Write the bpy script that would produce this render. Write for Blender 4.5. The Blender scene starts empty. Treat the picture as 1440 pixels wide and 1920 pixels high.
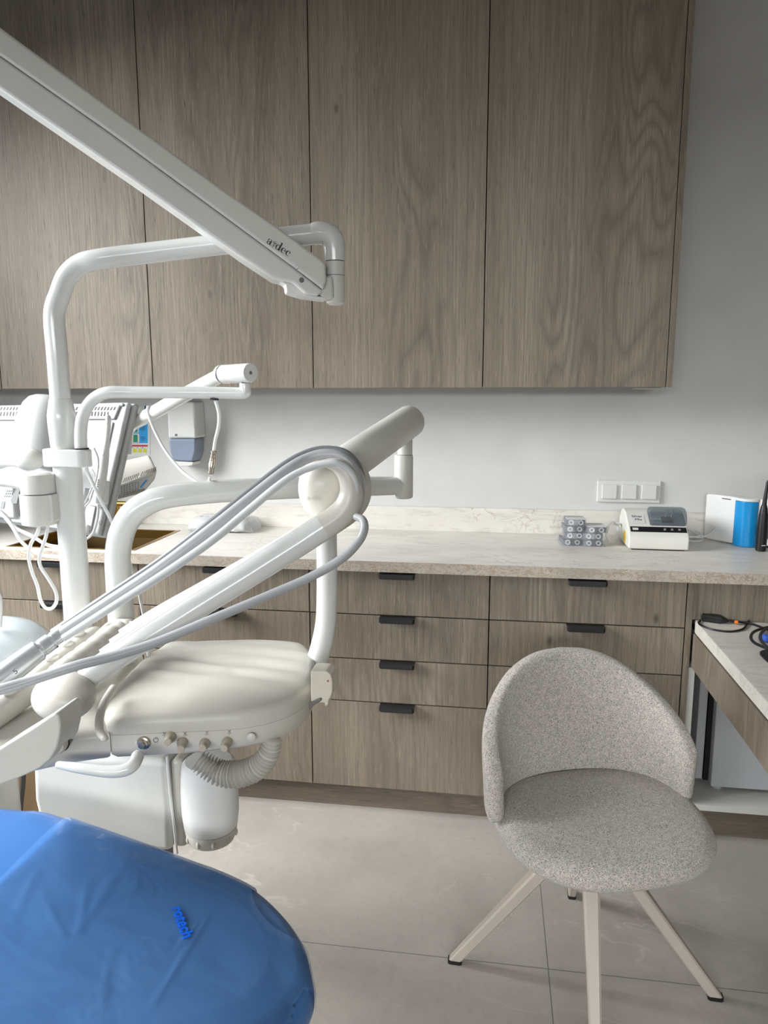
import bpy, math, random
import numpy as np
from mathutils import Vector, Matrix, noise as mnoise

random.seed(7)
S = bpy.context.scene
COL = S.collection
PI = math.pi

# ------------------------------------------------------------------ camera
FPX = 1369.3
YAW, PITCH, ROLL = 0.14807, 0.16078, -0.0016
CAMZ = 1.4314
_f = Vector((-math.sin(YAW)*math.cos(PITCH), math.cos(YAW)*math.cos(PITCH), -math.sin(PITCH)))
_r0 = Vector((math.cos(YAW), math.sin(YAW), 0)); _u0 = _r0.cross(_f)
_r = _r0*math.cos(ROLL) + _u0*math.sin(ROLL); _u = -_r0*math.sin(ROLL) + _u0*math.cos(ROLL)
CP = Vector((0, 0, CAMZ))
cam_d = bpy.data.cameras.new('camera'); cam = bpy.data.objects.new('camera', cam_d); COL.objects.link(cam)
cam_d.sensor_fit = 'VERTICAL'; cam_d.sensor_height = 36; cam_d.sensor_width = 27; cam_d.lens = FPX/1920*36
cam_d.clip_start = 0.02
m = Matrix((_r, _u, -_f)).transposed().to_4x4(); m.translation = CP
cam.matrix_world = m
S.camera = cam

# ------------------------------------------------------------------ light
w = bpy.data.worlds.new('world'); S.world = w; w.use_nodes = True
bg = w.node_tree.nodes['Background']; bg.inputs[0].default_value = (0.80, 0.90, 1.0, 1); bg.inputs[1].default_value = 0.3
def area(name, loc, rot, sx, sy, power, col=(1, 1, 1)):
    l = bpy.data.lights.new(name, 'AREA'); l.shape = 'RECTANGLE'; l.size = sx; l.size_y = sy
    l.energy = power; l.color = col
    o = bpy.data.objects.new(name, l); COL.objects.link(o); o.location = loc; o.rotation_euler = rot
    return o
XL, XR, YB, YF, ZC = -2.2, 3.0, 2.84, -2.4, 2.82      # room
WY0, WY1, WZ0, WZ1 = 0.3, 2.2, 0.8, 2.55            # window in the left wall
BX0, BX1, BZ0, BZ1 = -1.5, 1.5, 0.8, 2.1               # unseen window behind the camera, added for fill
def aim(loc, to):
    return (Vector(loc)-Vector(to)).to_track_quat('Z', 'Y').to_euler()
_sl = (XL-2.4, 1.1, 3.1); _bl = (-.3, YF-2.2, 3.0)
area('daylight_side', _sl, aim(_sl, (-.3, 1.5, .8)), 4.2, 2.6, 740, (0.96, 0.985, 1.0))
area('fill_back', _bl, aim(_bl, (-.1, 1.2, .9)), 4.2, 2.4, 430, (0.96, 0.985, 1.0))  # added fill through the unseen rear opening
S.view_settings.view_transform = 'Standard'; S.view_settings.look = 'None'
S.view_settings.gamma = 1; S.view_settings.use_curve_mapping = False
S.view_settings.exposure = 0.58

# ------------------------------------------------------------------ measuring helpers: sight line of a photo point
def ray(x, y):
    return _f*FPX + _r*(x-720) - _u*(y-960)
def W(x, y, Y):
    d = ray(x, y); return CP + d*(Y/d.y)
def Wz(x, y, z):
    d = ray(x, y); return CP + d*((z-CAMZ)/d.z)
def Wx(x, y, X):
    d = ray(x, y); return CP + d*(X/d.x)
def size(px, p):
    return px/FPX*(Vector(p)-CP).dot(_f)
class Plane:
    def __init__(s, p, n):
        s.p = Vector(p); s.n = Vector(n).normalized()
    def at(s, x, y, off=0.0):
        d = ray(x, y); q = s.p + s.n*off
        return CP + d*((q-CP).dot(s.n)/d.dot(s.n))

# ------------------------------------------------------------------ mesh builder
class MB:
    def __init__(s): s.v = []; s.f = []; s.m = []
    def add(s, vs, fs, mi=0):
        b = len(s.v); s.v += [Vector(q) for q in vs]
        for f in fs: s.f.append([b+i for i in f]); s.m.append(mi)
        return s
    def box(s, x0, x1, y0, y1, z0, z1, mi=0):
        vs = [(x, y, z) for x in (x0, x1) for y in (y0, y1) for z in (z0, z1)]
        return s.add(vs, [(0, 1, 3, 2), (4, 6, 7, 5), (0, 4, 5, 1), (2, 3, 7, 6), (0, 2, 6, 4), (1, 5, 7, 3)], mi)
    def prism(s, pts, vec, mi=0):
        pts = [Vector(p) for p in pts]; vec = Vector(vec); n = len(pts)
        nrm = Vector((0, 0, 0))
        for i in range(n):
            a, b = pts[i], pts[(i+1) % n]; nrm += a.cross(b)
        if nrm.dot(vec) > 0: pts = pts[::-1]
        vs = pts + [p+vec for p in pts]
        fs = [list(range(n)), list(range(2*n-1, n-1, -1))]
        for i in range(n):
            j = (i+1) % n; fs.append((i, n+i, n+j, j))
        return s.add(vs, fs, mi)
    def loft(s, loops, mi=0, cap0=True, cap1=True, closed=True):
        n = len(loops[0]); vs = [p for L in loops for p in L]; fs = []
        for k in range(len(loops)-1):
            for i in range(n if closed else n-1):
                j = (i+1) % n
                fs.append((k*n+i, k*n+j, (k+1)*n+j, (k+1)*n+i))
        if cap0: fs.append(list(range(n-1, -1, -1)))
        if cap1: b = (len(loops)-1)*n; fs.append([b+i for i in range(n)])
        return s.add(vs, fs, mi)
    def tube(s, pts, rad, n=14, mi=0, cap=True, sq=1.0, rnd=False):
        pts = [Vector(p) for p in pts]
        if not hasattr(rad, '__len__'): rad = [rad]*len(pts)
        t0 = (pts[1]-pts[0]).normalized()
        a = Vector((0, 0, 1)) if abs(t0.z) < .9 else Vector((1, 0, 0))
        x = t0.cross(a).normalized(); loops = []; tp = t0
        for i, p in enumerate(pts):
            if i == 0: t = t0
            elif i == len(pts)-1: t = (pts[i]-pts[i-1]).normalized()
            else: t = ((pts[i+1]-pts[i]).normalized()+(pts[i]-pts[i-1]).normalized()).normalized()
            q = tp.rotation_difference(t); x = (q @ x).normalized(); y = t.cross(x).normalized(); tp = t
            loops.append([p + (x*math.cos(2*PI*k/n) + y*sq*math.sin(2*PI*k/n))*rad[i] for k in range(n)])
            if rnd and i in (0, len(pts)-1):
                sg = -1 if i == 0 else 1; ex = []
                for e in (30, 60, 85):
                    r = rad[i]*math.cos(math.radians(e)); h = rad[i]*math.sin(math.radians(e))*.9*sg
                    ex.append([p + t*h + (x*math.cos(2*PI*k/n) + y*sq*math.sin(2*PI*k/n))*r for k in range(n)])
                if i == 0: loops = ex[::-1] + loops
                else: loops += ex
        return s.loft(loops, mi, cap, cap)
    def lathe(s, prof, c, axis=(0, 0, 1), n=32, mi=0, xdir=None, cap=True):
        c = Vector(c); t = Vector(axis).normalized()
        a = Vector(xdir) if xdir else (Vector((0, 0, 1)) if abs(t.z) < .9 else Vector((1, 0, 0)))
        x = (a - t*a.dot(t)).normalized(); y = t.cross(x)
        return s.loft([[c + t*z + (x*math.cos(2*PI*k/n)+y*math.sin(2*PI*k/n))*max(r, 1e-5) for k in range(n)] for r, z in prof], mi, cap, cap)
    def ell(s, c, ax, ay, az, n=20, mi=0, e=1.0):
        c = Vector(c); ax, ay, az = Vector(ax), Vector(ay), Vector(az); loops = []
        def pw(v): return math.copysign(abs(v)**e, v)
        for i in range(1, n):
            th = PI*i/n
            loops.append([c - az*pw(math.cos(th)) + (ax*pw(math.cos(2*PI*k/n/2*1)) + ay*pw(math.sin(2*PI*k/n/2)))*pw(math.sin(th)) for k in range(2*n)])
        return s.loft(loops, mi)
    def quad(s, a, b, c, d, mi=0): return s.add([a, b, c, d], [(0, 1, 2, 3)], mi)

def obj(name, mb, mats, parent=None, loc=None, smooth=35, bevel=None, sub=0, bang=30, weld=False):
    """link a mesh builder (world coordinates) as one mesh object"""
    if parent is not None:
        rt = parent
        while rt.parent: rt = rt.parent
        o3 = rt['_o']; org = Vector(o3)
    else:
        org = Vector(loc) if loc is not None else Vector((0, 0, 0))
    me = bpy.data.meshes.new(name)
    me.from_pydata([tuple(p-org) for p in mb.v], [], mb.f)
    if not isinstance(mats, (list, tuple)): mats = [mats]
    for mt in mats: me.materials.append(mt)
    for p, mi in zip(me.polygons, mb.m): p.material_index = mi
    import bmesh
    b = bmesh.new(); b.from_mesh(me)
    if weld: bmesh.ops.remove_doubles(b, verts=b.verts, dist=1e-6)
    bmesh.ops.recalc_face_normals(b, faces=b.faces); b.to_mesh(me); b.free()
    if smooth:
        me.polygons.foreach_set('use_smooth', [True]*len(me.polygons))
        me.set_sharp_from_angle(angle=math.radians(smooth if smooth is not True else 180))
    me.update()
    o = bpy.data.objects.new(name, me); COL.objects.link(o)
    if parent is not None: o.parent = parent
    else: o.location = org; o['_o'] = list(org)
    if bevel:
        md = o.modifiers.new('bevel', 'BEVEL'); md.width = bevel[0]; md.segments = bevel[1]
        md.limit_method = 'ANGLE'; md.angle_limit = math.radians(bang); md.harden_normals = True
    if sub:
        md = o.modifiers.new('sub', 'SUBSURF'); md.levels = sub; md.render_levels = sub
    return o
def tag(o, label, cat, group=None, kind=None):
    o['label'] = label; o['category'] = cat
    if group: o['group'] = group
    if kind: o['kind'] = kind
    return o
def thing(name, loc, label, cat, group=None):
    o = bpy.data.objects.new(name, None); COL.objects.link(o); o.location = loc; o['_o'] = list(loc)
    o.empty_display_size = .05
    return tag(o, label, cat, group)
def struct(name, mb, mat, **k):
    o = obj(name, mb, mat, **k); o['kind'] = 'structure'; return o
def dup(src, off):
    """copy of a thing with copies of its parts and sub-parts"""
    def cp(o, par):
        c = o.copy(); COL.objects.link(c); c.parent = par
        for ch in list(o.children): cp(ch, c)
        return c
    r = cp(src, None); r.location = src.location + Vector(off); r['_o'] = list(r.location)
    return r
def spline(pts, k=8):
    """Catmull-Rom through n-tuples"""
    P = [np.array(p, float) for p in pts]; P = [2*P[0]-P[1]] + P + [2*P[-1]-P[-2]]; out = []
    for i in range(1, len(P)-2):
        a, b, c, d = P[i-1:i+3]
        for j in range(k):
            t = j/k
            out.append(.5*(2*b+(c-a)*t+(2*a-5*b+4*c-d)*t*t+(3*b-a-3*c+d)*t**3))
    out.append(P[-2]); return out
def ptube(mb, pts, k=8, n=16, mi=0, rnd=False, fn=None):
    """pts: (px, py, depth, width in px): a tube through measured places"""
    pp = []
    for x, y, Y, wd in pts:
        q = W(x, y, Y); pp.append((q.x, q.y, q.z, size(wd, q)/2))
    s = spline(pp, k)
    return mb.tube([Vector(q[:3]) for q in s], [q[3] for q in s], n=n, mi=mi, rnd=rnd)
def wtube(mb, pts, r, k=8, n=10, mi=0, rnd=False):
    s = spline([tuple(p) for p in pts], k); return mb.tube([Vector(q) for q in s], r, n=n, mi=mi, rnd=rnd)
def text(name, body, org, xd, yd, sz, mat, parent, align='LEFT', off=0.0, ext=0.0003, fat=0.0):
    cu = bpy.data.curves.new(name, 'FONT'); cu.body = body; cu.size = sz; cu.align_x = align; cu.extrude = ext; cu.offset = fat
    t = bpy.data.objects.new(name, cu); COL.objects.link(t)
    dg = bpy.context.evaluated_depsgraph_get(); dg.update()
    me = bpy.data.meshes.new_from_object(t.evaluated_get(dg)); bpy.data.objects.remove(t)
    x = Vector(xd).normalized(); n = x.cross(Vector(yd)).normalized(); y = n.cross(x)
    rt = parent
    while rt.parent: rt = rt.parent
    o3 = Vector(rt['_o'])
    mt = Matrix((x, y, n)).transposed().to_4x4(); mt.translation = Vector(org)+n*off-o3
    me.transform(mt); me.materials.clear(); me.materials.append(mat)
    o = bpy.data.objects.new(name, me); COL.objects.link(o); o.parent = parent
    return o

# ------------------------------------------------------------------ materials
def lin(c):
    return tuple((v/255/12.92 if v/255 <= .04045 else ((v/255+.055)/1.055)**2.4) for v in c) + (1,)
class NT:
    def __init__(s, name):
        s.mat = bpy.data.materials.new(name); s.mat.use_nodes = True; s.t = s.mat.node_tree; s.N = s.t.nodes; s.L = s.t.links
        s.b = s.N['Principled BSDF']; s.out = s.N['Material Output']
    def n(s, ty, ins=None, **k):
        q = s.N.new(ty)
        for a, v in k.items(): setattr(q, a, v)
        for a, v in (ins or {}).items():
            if hasattr(v, 'is_linked') or isinstance(v, bpy.types.NodeSocket): s.L.new(v, q.inputs[a])
            else: q.inputs[a].default_value = v
        return q
    def math(s, op, a, b=None, clamp=False):
        q = s.N.new('ShaderNodeMath'); q.operation = op; q.use_clamp = clamp
        for i, v in enumerate((a, b)):
            if v is None: continue
            if isinstance(v, bpy.types.NodeSocket): s.L.new(v, q.inputs[i])
            else: q.inputs[i].default_value = v
        return q.outputs[0]
    def mix(s, f, a, b, ty='MIX'):
        q = s.N.new('ShaderNodeMix'); q.data_type = 'RGBA'; q.blend_type = ty
        for i, v in ((0, f), (6, a), (7, b)):
            if isinstance(v, bpy.types.NodeSocket): s.L.new(v, q.inputs[i])
            else: q.inputs[i].default_value = v
        return q.outputs[2]
    def ramp(s, f, stops):
        q = s.N.new('ShaderNodeValToRGB'); e = q.color_ramp.elements
        while len(e) > 1: e.remove(e[-1])
        for i, (p, c) in enumerate(stops):
            el = e[0] if i == 0 else e.new(p)
            el.position = p; el.color = c if len(c) == 4 else (*c, 1)
        s.L.new(f, q.inputs[0]); return q.outputs[0]
    def coords(s, scale, rnd=True, kind='Object'):
        tc = s.N.new('ShaderNodeTexCoord'); v = tc.outputs[kind]
        if rnd:
            oi = s.N.new('ShaderNodeObjectInfo'); mu = s.N.new('ShaderNodeVectorMath'); mu.operation = 'MULTIPLY_ADD'
            s.L.new(oi.outputs['Random'], mu.inputs[0]); mu.inputs[1].default_value = (37, 11, 53); s.L.new(v, mu.inputs[2]); v = mu.outputs[0]
        mp = s.N.new('ShaderNodeMapping'); s.L.new(v, mp.inputs[0]); mp.inputs['Scale'].default_value = scale
        return mp.outputs[0]
    def noise(s, vec, scale, detail=3, rough=.5, dist=0):
        q = s.n('ShaderNodeTexNoise', {'Scale': scale, 'Detail': detail, 'Roughness': rough, 'Distortion': dist}); s.L.new(vec, q.inputs['Vector']); return q.outputs[0]
    def bump(s, h, strength, dist):
        q = s.n('ShaderNodeBump', {'Strength': strength, 'Distance': dist}); s.L.new(h, q.inputs['Height']); s.L.new(q.outputs[0], s.b.inputs['Normal'])
def plain(name, rgb, rough=.4, metal=0, coat=0, spec=.5, bump=None, alpha=1, trans=0, ior=1.45, speck=0, sss=0):
    t = NT(name); b = t.b
    b.inputs['Base Color'].default_value = lin(rgb); b.inputs['Roughness'].default_value = rough; b.inputs['Metallic'].default_value = metal
    b.inputs['Coat Weight'].default_value = coat; b.inputs['Coat Roughness'].default_value = .08; b.inputs['Specular IOR Level'].default_value = spec
    b.inputs['Transmission Weight'].default_value = trans; b.inputs['IOR'].default_value = ior; b.inputs['Alpha'].default_value = alpha
    v = t.coords((1, 1, 1), rnd=False)
    nz = t.noise(v, 9, 3)
    c = t.mix(t.ramp(nz, [(.3, (0, 0, 0)), (.7, (1, 1, 1))]), lin([x*.985 for x in rgb]), lin([min(255, x*1.012) for x in rgb]))
    t.L.new(c, b.inputs['Base Color'])
    if bump: t.bump(t.noise(v, bump[0], 2), bump[1], bump[2])
    return t.mat

def wood(name, dark, mid, light, zs=1.0, axis=2):
    """oak laminate: fine pores, growth-ring loops, knots; grain along z (or x with axis=0)"""
    t = NT(name)
    def sc(a, b):
        return (a, a, b) if axis == 2 else (b, a, a)
    v = t.coords((1, 1, 1))
    def mp(s3):
        q = t.N.new('ShaderNodeMapping'); t.L.new(v, q.inputs[0]); q.inputs['Scale'].default_value = s3; return q.outputs[0]
    band = t.noise(mp(sc(7, .35)), 1, 3, .55)
    ring = t.noise(mp(sc(4.2, .75)), 1, 2, .45, .25)
    rings = t.math('ABSOLUTE', t.math('SINE', t.math('MULTIPLY', ring, 58)))
    ringm = t.math('MULTIPLY', t.math('SUBTRACT', 1, rings), t.ramp(t.noise(mp(sc(4, .5)), 1, 1), [(.42, (0, 0, 0)), (.6, (1, 1, 1))]))
    fine = t.noise(mp(sc(160, 3)), 1, 3, .6)
    pore = t.noise(mp(sc(420, 16)), 1, 2, .5)
    base = t.ramp(band, [(.25, lin(dark)), (.5, lin(mid)), (.75, lin(light))])
    c = t.mix(t.math('MULTIPLY', ringm, .6), base, lin([x*.72 for x in dark]))
    c = t.mix(t.ramp(fine, [(.33, (.8, .8, .8)), (.6, (0, 0, 0))]), c, lin([x*.82 for x in mid]))
    c = t.mix(t.ramp(pore, [(.60, (0, 0, 0)), (.74, (.5, .5, .5))]), c, lin([min(255, x*1.14) for x in light]))
    c = t.mix(t.ramp(pore, [(.27, (.75, .75, .75)), (.38, (0, 0, 0))]), c, lin([x*.6 for x in dark]))
    vo = t.n('ShaderNodeTexVoronoi', {'Scale': 1.0, 'Randomness': 1.0}, feature='F1'); t.L.new(mp(sc(4.6, 2.3)), vo.inputs['Vector'])
    kn = t.ramp(vo.outputs['Distance'], [(.012, (1, 1, 1)), (.055, (0, 0, 0))])
    kn2 = t.math('MULTIPLY', kn, .75)
    c = t.mix(kn2, c, lin([x*.5 for x in dark]))
    t.L.new(c, t.b.inputs['Base Color'])
    t.b.inputs['Roughness'].default_value = .55
    t.bump(t.math('ADD', fine, pore), .25, .0006)
    return t.mat
WOOD = wood('light_oak_laminate', (114, 102, 88), (132, 120, 105), (149, 138, 123))
WOODP = wood('oak_laminate_plinth', (110, 98, 86), (124, 112, 99), (137, 125, 111), axis=0)

def marble(name, base, edge=False):
    t = NT(name); v = t.coords((1, 1, 1), rnd=False)
    def mp(s3):
        q = t.N.new('ShaderNodeMapping'); t.L.new(v, q.inputs[0]); q.inputs['Scale'].default_value = s3; return q.outputs[0]
    cl = t.noise(mp((2.5, 5, 5)), 1, 5, .6)
    c = t.ramp(cl, [(.3, lin([x*.92 for x in base])), (.5, lin(base)), (.72, lin([min(255, x*1.05) for x in base]))])
    st = t.noise(mp((9, 46, 46)), 1, 4, .62, .6)
    c = t.mix(t.ramp(st, [(.34, (.3, .3, .3)), (.46, (0, 0, 0))]), c, lin((160, 152, 142)))
    n1 = t.noise(mp((7, 11, 11)), 1, 5, .62, 1.2)
    vein = t.math('ABSOLUTE', t.math('SUBTRACT', n1, .5))
    vm = t.math('MULTIPLY', t.ramp(vein, [(.003, (1, 1, 1)), (.012, (0, 0, 0))]), t.ramp(t.noise(mp((3, 3, 3)), 1, 2), [(.5, (0, 0, 0)), (.64, (.5, .5, .5))]))
    c = t.mix(vm, c, lin((150, 130, 108)))
    if edge:
        n2 = t.noise(mp((34, 34, 48)), 1, 4, .6, 1.5)
        v2 = t.math('ABSOLUTE', t.math('SUBTRACT', n2, .5))
        c = t.mix(t.ramp(v2, [(.006, (.7, .7, .7)), (.05, (0, 0, 0))]), c, lin((150, 118, 92)))
        c = t.mix(t.ramp(t.noise(mp((5, 5, 5)), 1, 3), [(.5, (0, 0, 0)), (.62, (.5, .5, .5))]), c, lin((158, 150, 140)))
    t.L.new(c, t.b.inputs['Base Color']); t.b.inputs['Roughness'].default_value = .42
    return t.mat
STONE = marble('beige_stone_laminate', (222, 217, 209))
STONE_E = marble('beige_stone_edge', (192, 183, 169), True)

def floor_mat():
    t = NT('grey_porcelain_tile'); tc = t.N.new('ShaderNodeTexCoord'); v = tc.outputs['Object']
    def mp(s3, l=(0, 0, 0), r=(0, 0, 0)):
        q = t.N.new('ShaderNodeMapping'); t.L.new(v, q.inputs[0]); q.inputs['Scale'].default_value = s3; q.inputs['Location'].default_value = l; q.inputs['Rotation'].default_value = r; return q.outputs[0]
    cl = t.noise(mp((2.2, 2.2, 1)), 1, 6, .62, .3)
    c = t.ramp(cl, [(.28, lin((158, 152, 144))), (.5, lin((170, 164, 156))), (.74, lin((181, 175, 167)))])
    fl = t.noise(mp((34, 34, 1)), 1, 4, .7)
    c = t.mix(t.ramp(fl, [(.32, (.35, .35, .35)), (.5, (0, 0, 0))]), c, lin((152, 147, 140)))
    for rot, s3, k, wd in ((.7, (1.5, 4.2, 1), .45, .0035), (.9, (3.4, 6, 1), .3, .0025)):
        n1 = t.noise(mp(s3, (rot, 3*rot, 0), (0, 0, rot)), 1, 4, .55, .5)
        vn = t.math('ABSOLUTE', t.math('SUBTRACT', n1, .5))
        msk = t.ramp(t.noise(mp((1.7, 1.7, 1), (4*rot, 0, 0)), 1, 2), [(.46, (0, 0, 0)), (.62, (k, k, k))])
        c = t.mix(t.math('MULTIPLY', t.ramp(vn, [(wd*.4, (1, 1, 1)), (wd*2.6, (0, 0, 0))]), msk), c, lin((202, 197, 189)))
    sx = t.N.new('ShaderNodeSeparateXYZ'); t.L.new(v, sx.inputs[0]); js = []
    for ax, o0 in ((0, .1665), (1, 1.6745)):
        a = t.math('SUBTRACT', sx.outputs[ax], o0-60); a = t.math('MODULO', a, 1.2); a = t.math('ABSOLUTE', t.math('SUBTRACT', t.math('ABSOLUTE', t.math('SUBTRACT', a, .6)), .6))
        js.append(t.math('LESS_THAN', a, .0013))
    j = t.math('MAXIMUM', js[0], js[1])
    c = t.mix(j, c, lin((112, 108, 100)))
    t.L.new(c, t.b.inputs['Base Color']); t.b.inputs['Roughness'].default_value = .48
    t.bump(t.math('SUBTRACT', fl, t.math('MULTIPLY', j, 2)), .12, .001)
    return t.mat
FLOOR = floor_mat()

def fabric():
    t = NT('grey_boucle_fabric'); v = t.coords((1, 1, 1), rnd=False)
    vo = t.n('ShaderNodeTexVoronoi', {'Scale': 500.0, 'Randomness': .95}); t.L.new(v, vo.inputs['Vector'])
    nz = t.noise(v, 900, 2); big = t.noise(v, 130, 3)
    k = t.math('ADD', t.math('MULTIPLY', vo.outputs['Distance'], .8), t.math('MULTIPLY', nz, .4))
    c = t.ramp(k, [(.3, lin((226, 219, 210))), (.58, lin((200, 193, 184))), (.88, lin((118, 112, 107)))])
    c = t.mix(t.ramp(big, [(.38, (.45, .45, .45)), (.6, (0, 0, 0))]), c, lin((150, 145, 139)))
    t.L.new(c, t.b.inputs['Base Color']); t.b.inputs['Roughness'].default_value = .95; t.b.inputs['Specular IOR Level'].default_value = .15
    t.b.inputs['Sheen Weight'].default_value = .2
    t.bump(t.math('SUBTRACT', 1, k), .7, .0018)
    return t.mat
FABRIC = fabric()

def film():
    """clear plastic cover sheet: mostly see-through, glossy, wrinkled"""
    t = NT('clear_plastic_film'); v = t.coords((1, 1, 1), rnd=False)
    q = t.N.new('ShaderNodeMapping'); t.L.new(v, q.inputs[0]); q.inputs['Scale'].default_value = (5, 9, 9); q.inputs['Rotation'].default_value = (0, 0, .6)
    n1 = t.noise(q.outputs[0], 1, 3, .5, .8)
    b = t.b; b.inputs['Base Color'].default_value = lin((100, 148, 204)); b.inputs['Roughness'].default_value = .07
    bp = t.n('ShaderNodeBump', {'Strength': .3, 'Distance': .03}); t.L.new(n1, bp.inputs['Height']); t.L.new(bp.outputs[0], b.inputs['Normal'])
    tr = t.N.new('ShaderNodeBsdfTransparent'); mx = t.N.new('ShaderNodeMixShader')
    lw = t.n('ShaderNodeLayerWeight', {'Blend': .3}); t.L.new(bp.outputs[0], lw.inputs['Normal'])
    f = t.math('ADD', t.math('MULTIPLY', lw.outputs['Fresnel'], .5), .27, True)
    t.L.new(f, mx.inputs[0]); t.L.new(tr.outputs[0], mx.inputs[1]); t.L.new(b.outputs[0], mx.inputs[2]); t.L.new(mx.outputs[0], t.out.inputs[0])
    return t.mat
FILM = film()
def clear(name, rgb, amount, rough=.08):
    t = NT(name); b = t.b; b.inputs['Base Color'].default_value = lin(rgb); b.inputs['Roughness'].default_value = rough
    tr = t.N.new('ShaderNodeBsdfTransparent'); tr.inputs[0].default_value = lin([min(255, x+60) for x in rgb]); mx = t.N.new('ShaderNodeMixShader')
    nz = t.noise(t.coords((1, 1, 1), rnd=False), 30, 2)
    t.L.new(t.math('ADD', t.math('MULTIPLY', nz, .06), amount), mx.inputs[0]); t.L.new(tr.outputs[0], mx.inputs[1]); t.L.new(b.outputs[0], mx.inputs[2]); t.L.new(mx.outputs[0], t.out.inputs[0])
    return t.mat
WALL = plain('white_wall_paint', (214, 214, 211), .85, bump=(220, .05, .001))
CEIL = plain('white_ceiling_paint', (205, 205, 202), .9)
WALL2 = plain('bounce_cut_wall', (138, 133, 124), .85)  # unseen walls darkened to cut bounced light
ENAMEL = plain('white_enamel', (214, 215, 212), .22, coat=.35)
ENAMEL2 = plain('white_matte_plastic', (206, 205, 199), .38)
CREAM = plain('cream_plastic', (200, 196, 187), .38, coat=.1)
CREAM_PAD = plain('cream_silicone', (196, 193, 184), .42)
BEIGE_K = plain('beige_knob_plastic', (178, 168, 152), .4)
HOSE_G = plain('grey_tubing', (158, 160, 162), .32)
HOSE_D = plain('dark_grey_tubing', (118, 120, 123), .3)
HOSE_W = plain('pale_grey_tubing', (196, 199, 200), .32)
CABLE_W = plain('white_cable', (216, 217, 215), .45)
BLACK = plain('black_metal', (26, 27, 29), .38)
BLACKP = plain('black_plastic', (22, 22, 24), .42)
DARK = plain('gap_shadow', (20, 18, 16), .8)  # near black, paints the shadow into cabinet gaps and the slot
GREYD = plain('dark_grey_plastic', (84, 84, 84), .5)
DARKP = plain('dark_slot', (52, 53, 55), .6)
GREYL = plain('grey_print', (112, 108, 102), .6)
METAL = plain('satin_steel', (206, 210, 213), .3, metal=.75)
NICKEL = plain('nickel_connector', (176, 166, 152), .3, metal=1)
GOLD = plain('brushed_brass', (176, 138, 72), .3, metal=1)
GOLD_D = plain('bronze_basin', (122, 98, 60), .42, metal=.85)
BLUE = plain('blue_vinyl', (62, 110, 170), .3, coat=.15, bump=(400, .05, .0005))
BLUE_L = plain('blue_ink', (0, 92, 214), .35)
LEGM = plain('beige_powder_coat', (180, 170, 159), .42)
MONW = plain('monitor_plastic', (172, 173, 172), .4)
WHITE = plain('white_plastic', (220, 220, 217), .32)
DEVW = plain('off_white_plastic', (224, 222, 214), .35)
GREYW = plain('fridge_white', (196, 199, 203), .45)
BOARD = plain('white_board', (206, 206, 200), .55)
DEVB = plain('beige_device_plastic', (190, 186, 178), .45)
DEVG2 = plain('capsule_grey_white', (196, 199, 202), .4)
DEVG = plain('grey_device_plastic', (165, 163, 160), .5)
TAN = plain('tan_board', (150, 124, 92), .7)
SMOKE = clear('smoked_clear_plastic', (150, 155, 160), .2)
TANK = plain('blue_grey_tank', (136, 146, 166), .3)
BLISTER = clear('clear_blister', (205, 210, 216), .2)
BAGF = clear('pouch_film', (226, 228, 230), .5, .15)
BOWLG = clear('milky_glass', (214, 222, 226), .72, .12)
AQUA = plain('bright_blue_plastic', (10, 140, 205), .3, coat=.3)
NAVY = plain('navy_grey_insert', (62, 68, 78), .4)
YELLOW = plain('yellow_sticker', (236, 196, 30), .5)
ORANGE = plain('orange_plastic', (236, 120, 30), .5)
PBLUE = plain('poster_blue', (36, 160, 226), .5)
PGREEN = plain('poster_green', (20, 140, 112), .5)
PYEL = plain('poster_yellow', (214, 206, 60), .5)
PRED = plain('poster_red', (190, 60, 80), .5)
PNAVY = plain('poster_navy', (20, 76, 120), .5)
INK = plain('dark_print', (58, 54, 50), .6)

DXR = 1.30   # right end of counter and desk
# ================================================================== SETTING
mb = MB().box(XL, XR, YF, YB, -.06, 0); struct('floor', mb, FLOOR, smooth=0)
mb = MB().box(XL, XR, YF, YB, ZC, ZC+.06); struct('ceiling', mb, CEIL, smooth=0)
mb = MB().box(XL-.1, XR+.1, YB, YB+.1, -.06, ZC+.06); struct('wall_back', mb, WALL, smooth=0)
mb = MB().box(XR, XR+.1, YF, YB, -.06, ZC+.06); struct('wall_right', mb, WALL2, smooth=0)
mb = MB().box(XL-.12, XL, YF, YB, -.06, WZ0).box(XL-.12, XL, YF, YB, WZ1, ZC+.06)
mb.box(XL-.12, XL, YF, WY0, WZ0, WZ1).box(XL-.12, XL, WY1, YB, WZ0, WZ1); struct('wall_left', mb, WALL2, smooth=0)
mb = MB().box(XL-.1, XR+.1, YF-.12, YF, -.06, BZ0).box(XL-.1, XR+.1, YF-.12, YF, BZ1, ZC+.06)
mb.box(XL-.1, BX0, YF-.12, YF, BZ0, BZ1).box(BX1, XR+.1, YF-.12, YF, BZ0, BZ1); struct('wall_front', mb, WALL2, smooth=0)
mb = MB()
for a, b in ((WY0, WY0+.05), ((WY0+WY1)/2-.03, (WY0+WY1)/2+.03), (WY1-.05, WY1)): mb.box(XL-.09, XL-.03, a, b, WZ0, WZ1)
for a, b in ((WZ0, WZ0+.05), (WZ1-.05, WZ1)): mb.box(XL-.09, XL-.03, WY0, WY1, a, b)
struct('window_1', mb, WHITE, smooth=0)
mb = MB()
for a, b in ((BX0, BX0+.05), ((BX0+BX1)/2-.03, (BX0+BX1)/2+.03), (BX1-.05, BX1)): mb.box(a, b, YF-.09, YF-.03, BZ0, BZ1)
for a, b in ((BZ0, BZ0+.05), (BZ1-.05, BZ1)): mb.box(BX0, BX1, YF-.09, YF-.03, a, b)
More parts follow.
